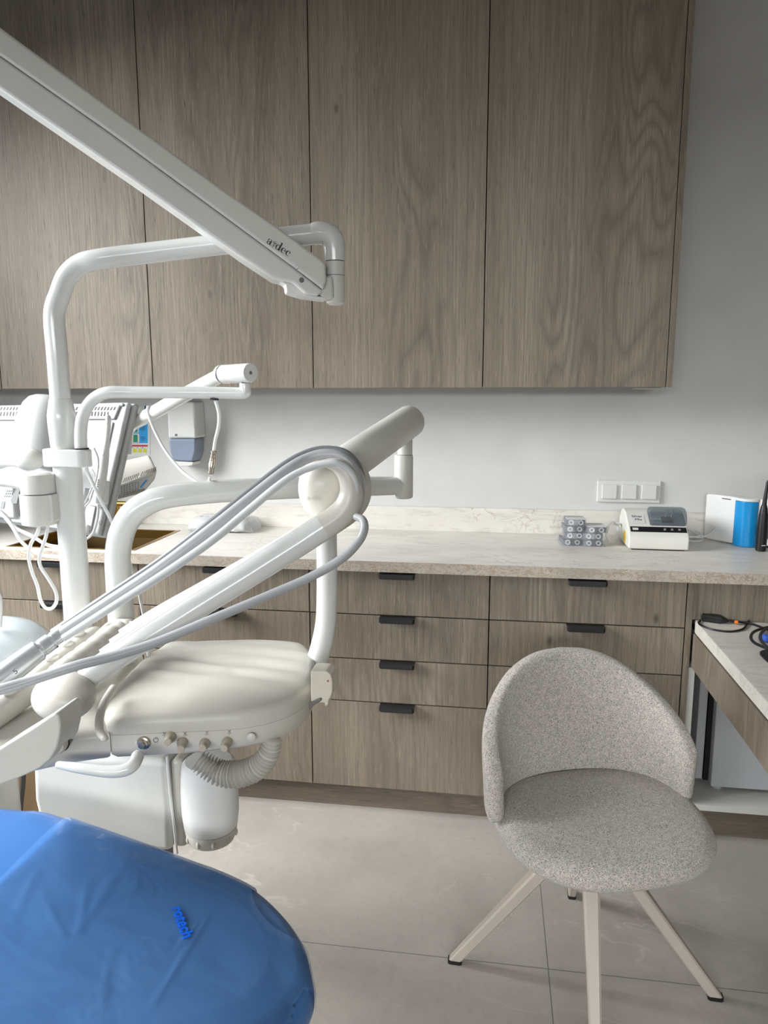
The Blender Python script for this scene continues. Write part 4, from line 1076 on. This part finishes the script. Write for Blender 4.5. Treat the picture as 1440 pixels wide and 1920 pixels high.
# ---- delivery unit
c = thing('delivery_unit', W(222, 1165, 1.5), 'white dental delivery unit with curved arms and cream control head', 'dental unit')
mb = MB(); x0 = W(222, 1080, PY).x
pts = [(x0, PY, .635, size(47, (x0, PY, .9))/2), (x0, PY, .80, size(47, (x0, PY, .9))/2), (x0, PY, W(221, 1090, PY).z, size(47, (x0, PY, 1))/2)]
pts += [P4(221, 1040, PY, 47), P4(228, 1000, PY, 47), P4(246, 966, PY+.005, 47), P4(275, 944, PY+.015, 46), P4(315, 931, PY+.03, 44), P4(400, 922, PY+.08, 43), P4(520, 916, PY+.16, 41), P4(640, 913, PY+.26, 38), P4(735, 911, PY+.36, 35), P4(752, 911, PY+.375, 33)]
s = spline(pts, 8); mb.tube([Vector(q[:3]) for q in s], [q[3] for q in s], n=28); obj('support_tube', mb, ENAMEL, c, smooth=60)
EY = PY+.38; exx = W(757, 890, EY).x; rr = pxr(757, 890, EY, 35)
g = lambda y: W(757, y, EY).z
obj('elbow_post', MB().lathe([(rr*.8, g(934)), (rr*.97, g(932)), (rr, g(927)), (rr, g(856)), (rr*.95, g(853)), (.001, g(852.5))], (exx, EY, 0), n=32), ENAMEL2, c, smooth=40)
obj('elbow_pin', MB().lathe([(rr*.8, g(852)), (rr*.8, g(815))], (exx+.003, EY, 0), n=28), ENAMEL2, c, smooth=40)
fa0, fa1 = W(768, 790, EY-.005), W(600, 905, 1.42)
axf = (fa1-fa0).normalized(); Lf = (fa1-fa0).length
r0_, r1_ = pxr(768, 795, EY, 60), pxr(640, 880, 1.47, 75)
obj('flex_arm', MB().lathe([(r0_*.80, -.012), (r0_*.95, -.006), (r0_, 0), (r1_*1.0, Lf), (r1_*.8, Lf+.01)], fa0, axf, n=36), ENAMEL2, c, smooth=40)
obj('arm_end_cap', MB().lathe([(.001, -.018), (r0_*.6, -.016), (r0_*.85, -.012)], fa0, axf, n=36), CREAM, c, smooth=50)
# egg-shaped joint cover
ec = W(606, 915, 1.40); vx = (_r*1.0); 
hx, hy = size(46, ec), size(62, ec)
obj('joint_cover', MB().ell(ec, Vector((1, .15, 0))*hx, Vector((-.1, 1, 0))*hx*.85, Vector((0, 0, 1))*hy, n=24), CREAM, c, smooth=180)
ob = W(572, 935, 1.335)
em = text('painted_emboss', 'a-dec', W(575, 937, 1.30), Vector((1, .15, -.02)), (0, 0, 1), .0125, plain('emboss_shade', (186, 181, 170), .4), c, ext=.0004)  # darker cream letters imitate the shading of an emboss
E3x, E3y, E3z = Vector((1, .15, 0))*hx, Vector((-.1, 1, 0))*hx*.85, Vector((0, 0, 1))*hy
Mi = Matrix((E3x, E3y, E3z)).transposed().inverted(); eo = Vector(c['_o'])
for v_ in em.data.vertices:   # lay the flat letters on the curved cover
    a_ = Mi @ (CP-ec); d_ = Mi @ ((v_.co+eo)-CP)
    A2, B2, C2 = d_.dot(d_), 2*a_.dot(d_), a_.dot(a_)-1
    dsc = B2*B2-4*A2*C2
    if dsc > 0: v_.co = CP+((v_.co+eo)-CP)*((-B2-math.sqrt(dsc))/(2*A2)) - ((v_.co+eo)-CP).normalized()*.0006 - eo
# drop tube
mb = MB()
DY = 1.50
pts = [P4(612, 935, DY, 38), P4(612, 985, DY, 39), P4(613, 1060, DY, 39), P4(613, 1120, DY, 39), P4(611, 1165, DY, 39), P4(604, 1205, DY-.0, 40), P4(590, 1250, DY-.0, 41), P4(565, 1292, DY-.03, 42), P4(530, 1330, DY-.08, 42)]
s = spline(pts, 8); mb.tube([Vector(q[:3]) for q in s], [q[3] for q in s], n=28); obj('drop_tube', mb, ENAMEL, c, smooth=60)

# control head: pad on a shallow body
ZP = .858
def HZ(x, y, z=ZP): return Wz(x, y, z)
near = [(203, 1379), (260, 1376.5), (330, 1373), (400, 1370), (450, 1367), (500, 1358), (540, 1345), (565, 1330), (583, 1312)]
rightp = [(590, 1295), (593, 1275), (592, 1255), (588, 1238), (581, 1224), (568, 1213)]
far = [(550, 1207), (520, 1205), (470, 1204), (400, 1203.5), (340, 1205), (312, 1208)]
left = [(270, 1235), (240, 1265), (215, 1300), (200, 1335), (196, 1360)]
zn = [ZP-.03]*8+[ZP-.029]; zr = [ZP-.027, ZP-.024, ZP-.020, ZP-.016, ZP-.012, ZP-.008]; zf = [ZP-.004]*6; zl = [ZP-.004, ZP-.006, ZP-.010, ZP-.018, ZP-.026]
outl = near+rightp+far+left
O3 = [HZ(*q, z) for q, z in zip(outl, zn+zr+zf+zl)]
for p in O3: p.z = ZP
cen = sum(O3, Vector())/len(O3)
NN = 72
def resample(P, n):
    P = P+[P[0]]; d = [0]
    for a, b in zip(P, P[1:]): d.append(d[-1]+(b-a).length)
    out = []
    for k in range(n):
        t = d[-1]*k/n; i = max(j for j in range(len(d)) if d[j] <= t+1e-9); i = min(i, len(P)-2)
        f = (t-d[i])/max(1e-9, d[i+1]-d[i]); out.append(P[i].lerp(P[i+1], f))
    return out
O3 = resample(O3, NN)
def pad_z(p):
    q = p-cen
    ridge = .0034*math.sin((q.y*1.0+q.x*.10)*2*PI/.062+.8)
    fall = max(0, min(1, (q.y+.12)/.12))*max(0, min(1, (.20-q.x)/.1))
    return ridge*fall
loops = []
for sc, zo in ((1.0, -.030), (1.004, -.022), (1.004, -.012), (.99, -.004), (.965, .002), (.92, .006), (.85, .008), (.75, .009), (.65, .0095), (.55, .010), (.45, .010), (.35, .010), (.25, .010), (.15, .010), (.05, .010)):
    L = []
    for p in O3:
        q = cen + (p-cen)*sc; q.z = ZP+zo + (pad_z(q)*max(0, min(1, (1-sc)/.12)))
        L.append(q)
    loops.append(L)
obj('tray_pad', MB().loft(loops), CREAM_PAD, c, smooth=70)
# body below pad
loops = []
for sc, zo in ((1.0, -.0305), (1.0, -.036), (.99, -.052), (.97, -.066), (.92, -.074), (.7, -.078), (.3, -.079)):
    L = []
    for p in O3:
        q = cen + (p-cen)*sc; q.z = ZP+zo
        if p.y < cen.y-.05 and sc > .9: # steeper front with the knobs
            t_ = max(0, min(1, (cen.x+.06-p.x)/.05)); q.y = q.y+(p.y-q.y)*t_*(.9 if sc > .95 else .6)
        L.append(q)
    loops.append(L)
obj('head_body', MB().loft(loops), CREAM, c, smooth=50)
# left housing that carries the whips
hl = [(206, 1381), (150, 1388), (100, 1397), (40, 1410), (-60, 1425), (-140, 1400), (-120, 1330), (-20, 1275), (60, 1230), (130, 1195), (165, 1178), (215, 1172), (255, 1185), (270, 1215), (245, 1250), (222, 1290), (205, 1340)]
H3 = [HZ(*q, ZP-.03 if i < 4 else (ZP-.015 if i in (4, len(hl)-1) else ZP)) for i, q in enumerate(hl)]
for p in H3: p.z = ZP
H3 = resample(H3, 60); hc = sum(H3, Vector())/60
loops = []
for sc, zo in ((.92, -.073), (.98, -.064), (1.0, -.052), (1.0, -.026), (.985, -.016), (.93, -.008), (.8, -.004), (.5, -.001), (.1, 0)):
    loops.append([Vector(((hc+(p-hc)*sc).x, (hc+(p-hc)*sc).y, ZP-.006+zo)) for p in H3])
obj('whip_housing', MB().loft(loops), CREAM, c, smooth=60)
obj('rounded_boss', MB().ell(W(120, 1305, 1.075), Vector((.058, -.01, 0)), Vector((0, .05, 0)), Vector((.004, 0, .040)), n=20), CREAM, c, smooth=180)
mb = MB(); ptube(mb, [(196, 1384, 1.04, 14), (187, 1370, 1.06, 16), (187, 1345, 1.09, 16), (195, 1318, 1.13, 15), (212, 1290, 1.2, 14)], n=12, rnd=True); obj('fold', mb, CREAM, c)
# holder bars behind
mb = MB(); ptube(mb, [(178, 1189, 1.42, 30), (150, 1212, 1.36, 44), (100, 1252, 1.27, 50), (40, 1302, 1.17, 54), (-40, 1360, 1.07, 56)], n=20, rnd=True); obj('holder_bar', mb, CREAM, c, smooth=60)
for k, (x, y, Y, wv) in enumerate(((146, 1185, 1.375, 34), (124, 1205, 1.33, 36), (97, 1230, 1.27, 38), (20, 1292, 1.14, 44))):
    q = W(x, y+3, Y-.012); obj('holder_saddle', MB().ell(q, Vector((.8, -.35, .25))*size(wv, q)*.42, Vector((.3, .9, 0))*.016, Vector((-.2, 0, 1))*.008, n=12), ENAMEL, c, smooth=180)
mb = MB()
pts = [P4(240, 1180, 1.40, 40), P4(215, 1190, 1.37, 42), P4(180, 1215, 1.31, 44), P4(140, 1245, 1.24, 46), P4(110, 1268, 1.19, 48)]
s = spline(pts, 14); rad = [q[3]*(1+.035*(1 if (i % 8) < 5 else -1)) for i, q in enumerate(s)]
mb.tube([Vector(q[:3]) for q in s], rad, n=20, rnd=True); obj('ringed_sleeve', mb, CREAM, c, smooth=50)
mb = MB(); ptube(mb, [(252, 1172, 1.38, 9), (235, 1165, 1.41, 9), (208, 1168, 1.42, 9), (185, 1187, 1.40, 9), (150, 1220, 1.33, 9), (110, 1255, 1.24, 9)], n=10, rnd=True); obj('piping', mb, CREAM, c)

# whips: five equal curved arms in a row, hoses over the tips
WY0_, WY1_ = 1.10, 1.30
wp = [(158, 1276, WY0_, 43), (237, 1221, WY0_+.045, 45), (350, 1150, WY0_+.10, 47), (467, 1077, WY0_+.15, 50), (560, 1018, WY0_+.185, 51), (606, 988, WY0_+.20, 51)]
hk = [(600, 992, WY0_+.1985, 51), (630, 972, WY0_+.208, 50), (650, 950, WY0_+.213, 47), (658, 922, WY0_+.215, 42), (652, 894, WY0_+.212, 36), (636, 876, WY0_+.207, 28), (615, 869, WY0_+.20, 18), (596, 869, WY0_+.19, 7)]
wob = W(178, 1255, WY0_+.034) - W(158, 1276, WY0_); wot = W(612, 984.5, WY0_+.222) - W(606, 988, WY0_+.20)
def build_whip(k, nme):
    mb = MB(); P_ = []
    for i, p in enumerate(wp):
        t = (p[0]-wp[0][0])/(wp[-1][0]-wp[0][0]); q = P4(*p); v_ = Vector(q[:3])+wob.lerp(wot, t)*k; P_.append((v_.x, v_.y, v_.z, q[3]))
    s = spline(P_, 6); mb.tube([Vector(q[:3]) for q in s], [q[3] for q in s], n=20)
    o = obj(nme, mb, ENAMEL, c, smooth=60)
    mb = MB(); s = spline([tuple(Vector(P4(*p)[:3])+wot*k)+(P4(*p)[3],) for p in hk], 6)
    mb.tube([Vector(q[:3]) for q in s], [q[3] for q in s], n=20)
    obj('whip_tip', mb, CREAM, o, smooth=60)
    return o
for k in range(5): build_whip(k, 'whip_arm')
# hoses
mb = MB(); ptube(mb, [(60, 1232, 1.15, 26), (110, 1192, 1.15, 25), (200, 1133, 1.17, 25), (300, 1066, 1.2, 24), (400, 990, 1.24, 23), (480, 926, 1.28, 22), (540, 880, 1.31, 21), (580, 858, 1.33, 20), (615, 851, 1.335, 19), (645, 858, 1.335, 18), (666, 882, 1.335, 18), (675, 915, 1.335, 18), (672, 945, 1.335, 17), (662, 968, 1.33, 16)], n=16)
obj('hose', mb, HOSE_G, c)
mb = MB(); ptube(mb, [(100, 1186, 1.19, 16), (190, 1126, 1.21, 16), (300, 1052, 1.24, 15), (400, 976, 1.27, 15), (480, 912, 1.31, 14), (540, 867, 1.34, 14), (585, 846, 1.36, 14), (620, 842, 1.365, 13), (650, 850, 1.365, 13), (672, 875, 1.365, 13), (681, 912, 1.365, 13), (677, 945, 1.36, 13)], n=14)
obj('hose', mb, HOSE_D, c)
mb = MB(); ptube(mb, [(120, 1196, 1.14, 14), (220, 1132, 1.15, 15), (320, 1068, 1.18, 16), (400, 1012, 1.21, 16), (460, 962, 1.24, 16), (520, 912, 1.26, 15), (560, 886, 1.275, 14), (600, 872, 1.285, 13), (632, 868, 1.29, 13), (655, 882, 1.30, 13), (667, 908, 1.305, 13), (666, 938, 1.305, 12)], n=14)
obj('hose', mb, HOSE_W, c)
mb = MB(); ptube(mb, [(-40, 1306, .98, 22), (0, 1293, .99, 21), (60, 1275, 1.01, 20), (140, 1249, 1.03, 19.5), (220, 1228, 1.06, 19), (300, 1202, 1.09, 18.5), (400, 1160, 1.13, 18), (500, 1118, 1.17, 17.5), (580, 1083, 1.2, 17), (640, 1048, 1.22, 17), (672, 1016, 1.235, 16.5), (683, 992, 1.245, 16), (680, 975, 1.26, 15), (668, 969, 1.28, 14)], n=16)
obj('hose', mb, HOSE_G, c)
# metal handpiece on the first hose
hp0, hp1 = W(112, 1190, 1.15), W(-60, 1318, 1.04); hv = (hp1-hp0); hl_ = hv.length; hv.normalize()
q = lambda px_: size(px_, W(60, 1230, 1.12))/2
hx_ = obj('handpiece', MB().lathe([(q(26), -.012), (q(29), -.010), (q(30), .012), (q(28), .013), (q(28), .016), (q(33), .018), (q(35), .034), (q(33), .035), (q(33), .038), (q(41), .042), (q(45), .075), (q(47), .12), (q(46), hl_)], hp0, hv, n=36), METAL, c, smooth=30)
text('marking', '5', W(28, 1265, 1.055), Vector((hp0-hp1)), (0, 0, 1), .014, GREYD, hx_, ext=.0008)

# knobs on the head front
def facept(x, y, off=0.0):
    """place on the front of the head"""
    # front face: vertical plane under the near edge of the pad
    A_ = HZ(260, 1376.5, ZP-.03); B_ = HZ(450, 1367, ZP-.03)
    d = (B_-A_); n0 = Vector((d.y, -d.x, 0)).normalized(); n0 = -n0 if n0.y > 0 else n0
    return Plane(A_, n0).at(x, y, off), n0
for k, (bx_, by_, tx, ty) in enumerate(((322, 1379, 314, 1391), (343, 1388, 339, 1405), (385, 1391, 380, 1404), (427, 1388, 420, 1404))):
    b_, n0 = facept(bx_, by_, -.006); t_, _ = facept(tx, ty, .028)
    ax = (t_-b_); l_ = ax.length; ax.normalize(); rb = size(20, b_)/2; rt = size(14.5, t_)/2
    kn_ = obj('knob', MB().lathe([(rb, 0), (rb*1.02, l_*.28), (rb*.95, l_*.45), (rb*.66, l_*.62), (rt*.85, l_*.72), (rt, l_*.85), (rt, l_*.96), (rt*.85, l_)], b_, ax, n=28), BEIGE_K, c, smooth=50)
# power switch
b_, n0 = facept(271, 1391, -.002); rb = size(25, b_)/2
sw = obj('power_switch', MB().lathe([(rb, 0), (rb, .005), (rb*.8, .0065), (rb*.8, .008), (rb*.55, .009), (rb*.5, .014), (.001, .0145)], b_, n0+Vector((-.25, 0, -.1)), n=28), NICKEL, c, smooth=40)
t0, _ = facept(266, 1391, .012); t1, _ = facept(255, 1392, .022)
obj('toggle', MB().tube([t0, t1], [.0022, .0028], n=12), METAL, sw)
mb = MB()
def arcs(cx, cy, r_, a0, a1, wd, off=.001):
    for k in range(14):
        aa, ab = math.radians(a0+(a1-a0)*k/14), math.radians(a0+(a1-a0)*(k+1)/14)
        mb.quad(*[facept(cx+rr_*math.cos(a_), cy-rr_*math.sin(a_), off)[0] for rr_, a_ in ((r_, aa), (r_, ab), (r_-wd, ab), (r_-wd, aa))])
def ln(x0, y0, x1, y1, wd, off=.001):
    l = math.hypot(x1-x0, y1-y0); nx, ny = -(y1-y0)/l*wd/2, (x1-x0)/l*wd/2
    mb.quad(*[facept(x, y, off)[0] for x, y in ((x0+nx, y0+ny), (x1+nx, y1+ny), (x1-nx, y1-ny), (x0-nx, y0-ny))])
arcs(292, 1387.5, 5, 120, 420, 1.2); ln(292, 1381.5, 292, 1387, 1.2)
for kx, ky in ((308, 1376), (347, 1376), (388, 1374), (430, 1372.5)):
    ln(kx-2.5, ky-4, kx-1, ky, .8); ln(kx-1, ky, kx, ky-2, .8); ln(kx, ky-2, kx+1, ky, .8); ln(kx+1, ky, kx+2.5, ky-4, .8)
    ln(kx-1, ky+1, kx-3.5, ky+4, .7); ln(kx, ky+1, kx, ky+5, .7); ln(kx+1, ky+1, kx+3.5, ky+4, .7)
obj('symbols', mb, GREYL, c, smooth=0)
b_, n0 = facept(471, 1382, -.001); obj('button', MB().lathe([(size(17, b_)/2, 0), (size(17, b_)/2, .002), (size(13, b_)/2, .0035)], b_, n0, n=24), CREAM, c, smooth=50)
# left handle blade
PHa = Plane(W(60, 1400, .93), (0.25, -1, .1))
bl = [(104, 1336), (110, 1342), (113, 1358), (112, 1378), (106, 1404), (94, 1424), (74, 1441), (40, 1457), (0, 1472), (-110, 1500), (-110, 1468), (-40, 1430), (0, 1403), (60, 1366)]
obj('head_handle', MB().prism([PHa.at(*q) for q in bl], Vector((0, .06, .0))), ENAMEL2, c, bevel=(.018, 5), smooth=60)
hj = PHa.at(110, 1395, -.03)
obj('handle_joint', MB().lathe([(.012, -.03), (.0135, .006), (.011, .012), (.001, .0125)], hj, PHa.n, n=28), CREAM, c)
obj('joint_gap', MB().lathe([(.0125, -.03), (.0145, -.004)], hj+Vector((.0008, 0, 0)), PHa.n, n=28), BLACKP, c)
mb = MB(); ptube(mb, [(110, 1434, 1.06, 14), (150, 1440, 1.06, 20), (200, 1446, 1.065, 23), (232, 1444, 1.07, 24), (250, 1434, 1.08, 24), (258, 1418, 1.10, 24)], n=18, rnd=True); obj('grip_bar', mb, ENAMEL, c, smooth=60)
# right-hand holder bracket
PB = Plane(W(600, 1290, 1.30), (.1, -1, 0))
br = [(582, 1258.5), (597, 1258), (612, 1259), (620, 1265), (623, 1278), (623, 1297), (620, 1308), (616, 1313), (615, 1323), (609, 1326), (607.5, 1318.5), (590, 1318), (589, 1325), (583, 1326)]
obj('cup_bracket', MB().prism([PB.at(*q) for q in br], (0, .045, 0)), plain('ivory_plastic', (214, 207, 192), .4), c, bevel=(.005, 3), smooth=45)
obj('bracket_lever', MB().prism([PB.at(*q, .006) for q in ((578, 1319), (584, 1317), (599, 1310), (603, 1311), (602, 1315), (590, 1322), (579, 1333))], (0, .012, 0)), GREYL, c, bevel=(.002, 2))
obj('bracket_recess', MB().lathe([(.010, 0), (.009, .0006)], PB.at(604, 1261, -.022)+Vector((0, 0, .0012)), (0, 0, 1), n=20), BEIGE_K, c)
obj('bracket_hole', MB().lathe([(.0022, 0), (.0016, .0006)], PB.at(615, 1277, .0005), (0.1, -1, 0), n=12), plain('rust_brown', (160, 110, 60), .6), c)
# corrugated umbilical hose
pts = [P4(372, 1425, 1.24, 46), P4(390, 1438, 1.24, 50), P4(412, 1449, 1.24, 52), P4(440, 1452, 1.24, 54), P4(470, 1445, 1.24, 52), P4(492, 1430, 1.24, 48), P4(506, 1408, 1.24, 42), P4(512, 1385, 1.24, 36)]
s = spline(pts, 28); mb = MB(); ph = 0; rad = []
for i, q in enumerate(s):
    if i: ph += (Vector(q[:3])-Vector(s[i-1][:3])).length
    rad.append(q[3]*(.76+.2*math.cos(ph/.0072*2*PI)))
mb.tube([Vector(q[:3]) for q in s], rad, n=22); obj('corrugated_hose', mb, CREAM, c, smooth=60)

# ---- spittoon bowl at the left edge
c = thing('spittoon', W(0, 1270, 1.55), 'milky white spittoon bowl cut off by the left edge', 'basin')
bz = W(40, 1180, 1.55); bcx = W(-35, 1200, 1.55).x
zt = W(10, 1172, 1.55).z-.016; zb_ = zt-.15; R_ = (W(78, 1215, 1.55).x-bcx)
obj('bowl', MB().lathe([(R_*.35, zb_), (R_*.75, zb_+.03), (R_*.96, zb_+.075), (R_, zb_+.10), (R_*.93, zb_+.125), (R_*.75, zt-.002), (R_*.5, zt+.012), (R_*.3, zt+.018)], (bcx, 1.55, 0), n=40), BOWLG, c, smooth=60)
mb = MB(); ptube(mb, [(-3, 1175, 1.52, 13), (-2, 1135, 1.52, 13), (-6, 1115, 1.52, 13), (-20, 1105, 1.52, 13)], n=14); obj('water_spout', mb, ENAMEL, c)
obj('pedestal', MB().lathe([(R_*.34, .005), (R_*.34, zb_-.001)], (bcx, 1.55, 0), n=24), ENAMEL2, c)

# ---- tan box and grey hose in the gap at the left
a = W(8, 1500, 2.0); b = W(75, 1500, 2.0)
o = obj('tan_box', MB().box(a.x, b.x+.05, 2.0, 2.25, 0, .34), TAN, loc=(a.x, 2.1, 0), bevel=(.003, 2)); tag(o, 'tan box standing in the gap left of the white console', 'box')
mb = MB(); ptube(mb, [(44, 1440, 1.9, 9), (43, 1470, 1.9, 9), (39, 1510, 1.9, 9), (36, 1560, 1.9, 9)], n=10)
o = obj('grey_hose', mb, GREYD, loc=W(40, 1500, 1.9)); tag(o, 'dark grey hose hanging in front of the tan box', 'hose')
mb = MB(); ptube(mb, [(-2, 1440, 1.85, 22), (-1, 1520, 1.85, 22), (0, 1640, 1.85, 22)], n=14)
o = obj('grey_post', mb, GREYD, loc=W(0, 1560, 1.85)); tag(o, 'grey upright pipe at the left edge beside the tan box', 'pipe')

# ================================================================== BLUE DENTAL CHAIR
c = thing('dental_chair', (-.85, 1.0, 0), 'blue vinyl dental chair toe end under a clear plastic cover', 'dental chair')
SL = .15
def CHP(x, y, off=0.0):
    d = ray(x, y); t = (.5-CAMZ+off - SL*.27)/(d.z+SL*d.x); return CP+d*t
edge = [(0, 1507), (80, 1513), (133, 1528), (275, 1577), (355, 1607), (420, 1631), (484, 1663), (533, 1706), (570, 1757), (584, 1805), (587, 1850)]
E3 = [CHP(*q) for q in edge]
yc = E3[-1].y
half = [Vector((-1.75, 1.13, .5+SL*(-.27+1.75))), Vector((-1.35, 1.20, .5+SL*(-.27+1.35)))] + E3
mir = [Vector((p.x, 2*yc-.012-p.y, p.z)) for p in half[::-1][1:]]
O = [Vector(q) for q in spline([tuple(p) for p in half+mir], 6)]
n2 = len(O)
def interior(sc, zo, drop=0):
    L = []
    for i, p in enumerate(O):
        cy = Vector((min(p.x, -.50), yc, 0)); cy.x = p.x if p.x < -.5 else -.5
        q = cy + (Vector((p.x, p.y, 0))-cy)*sc
        q.z = .5+SL*(-.27-q.x)+zo; L.append(q)
    return L
lp_ = [(.86, -.085), (.97, -.070), (1.0, -.045), (1.0, -.028), (.985, -.012), (.95, -.002), (.88, .004), (.7, .008), (.5, .009), (.3, .010), (.1, .010), (.0, .010)]
mb = MB(); mb.loft([interior(a, b) for a, b in lp_], cap0=False, cap1=False, closed=False)
# close bottom
bot = interior(.86, -.085); b = len(mb.v); mb.add(bot, [list(range(len(bot)-1, -1, -1))])
up_ = obj('cushion', mb, BLUE, c, smooth=70)
# under shell, pedestal and floor plate
mb = MB(); mb.loft([interior(.80, -.125), interior(.88, -.0855)], cap0=True, cap1=True); obj('under_shell', mb, ENAMEL2, c, smooth=40)
obj('pedestal', MB().prism([Vector((x, y, .03)) for x, y in ((-1.55, .80), (-.95, .80), (-.95, 1.16), (-1.55, 1.16))], (0, 0, .50)), ENAMEL2, c, bevel=(.03, 3))
obj('floor_plate', MB().box(-1.75, -.62, .75, 1.22, .0, .03), GREYD, c, bevel=(.01, 2))
# clear cover: strip of sheet over the toe, with two bare notches
def notch(p):
    for (x, y, ax_, bx2, ang) in NOT:
        d = p-Vector((x, y, 0)); u = d.x*math.cos(ang)+d.y*math.sin(ang); v_ = -d.x*math.sin(ang)+d.y*math.cos(ang)
        if (u/ax_)**2+(v_/bx2)**2 < 1: return True
    return False
n1p = CHP(538, 1708); n2p = CHP(573, 1888)
NOT = [(n1p.x+.006, n1p.y+.004, .088, .058, math.radians(-40)), (n2p.x+.014, n2p.y-.002, .05, .03, math.radians(80))]
l0, l1 = CHP(135, 1527), CHP(0, 1662)
ld = (l1-l0); ld.z = 0; ln_ = Vector((-ld.y, ld.x, 0)).normalized()
if ln_.x < 0: ln_ = -ln_
# dense resample of the loops
O_old = O; O = [Vector(q) for q in spline([tuple(p) for p in half+mir], 26)]
rows = [(1.012, -.052), (1.012, -.028), (.996, -.009), (.978, -.002), (.955, .0022), (.92, .0052), (.88, .0078)] + [(.88-.01*k, .0078+.0053*min(1, k/20)) for k in range(1, 88)] + [(0, .0135)]
loops = [interior(a, b+.0012) for a, b in rows]
crs = []
for (xa, ya), (xb, yb), h_, w_ in (((388, 1738), (292, 1895), .0035, .006), ((372, 1745), (330, 1800), .003, .005), ((230, 1640), (150, 1760), .003, .008), ((70, 1650), (25, 1740), .004, .007), ((165, 1670), (150, 1760), .004, .006), ((80, 1690), (120, 1770), .0035, .006), ((60, 1870), (200, 1880), .003, .007), ((210, 1800), (190, 1900), .0025, .008)):
    crs.append((CHP(xa, ya), CHP(xb, yb), h_, w_))
def crease(p):
    z = 0
    for a_, b_, h_, w_ in crs:
        ab = Vector((b_.x-a_.x, b_.y-a_.y)); ap = Vector((p.x-a_.x, p.y-a_.y)); t = max(0, min(1, ap.dot(ab)/ab.length_squared))
        d = (ap-ab*t).length + .004*mnoise.noise(Vector((p.x*30, p.y*30, 1)))
        z += .45*h_*math.exp(-(d/w_)**2)*(.35+.65*math.sin(PI*max(.08, min(.92, t))))
    return z
for k, L in enumerate(loops):
    for p in L:
        if rows[k][0] < .93: p.z += crease(p)
        p.z += .0016*mnoise.noise(Vector((p.x*14+p.y*9, p.y*5-p.x*3, 0)))+.0014*abs(mnoise.noise(Vector((p.x*6-p.y*20, p.y*4, 5)))) if rows[k][0] < .93 else 0
mb = MB(); n_c = len(loops[0]); vs = [p for L in loops for p in L]; fs = []
for k in range(len(loops)-1):
    for i in range(n_c-1):
        q = (k*n_c+i, k*n_c+i+1, (k+1)*n_c+i+1, (k+1)*n_c+i)
        m_ = sum((vs[j] for j in q), Vector())/4
        if (m_-l0).dot(ln_) < 0: continue
        if notch(Vector((m_.x, m_.y, 0))): continue
        fs.append(q)
used = sorted({j for f in fs for j in f}); mp_ = {j: i for i, j in enumerate(used)}
mb.add([vs[j] for j in used], [[mp_[j] for j in f] for f in fs])
cv = obj('plastic_cover', mb, FILM, c, smooth=60); cv['label'] = 'clear plastic cover sheet'
O = O_old
t0, t1 = CHP(321, 1705, .014), CHP(344, 1765, .014)
xd = (t1-t0).normalized(); nz_ = Vector((SL, 0, 1)).normalized(); yd = nz_.cross(xd)
text('cover_print', 'rotech', t0+nz_*.0030, xd, yd, (t1-t0).length/2.75, BLUE_L, c, ext=.0004, fat=.0006)

# helper marks used while building are not needed in the scene
for o in list(bpy.data.objects):
    if '_o' in o: del o['_o']
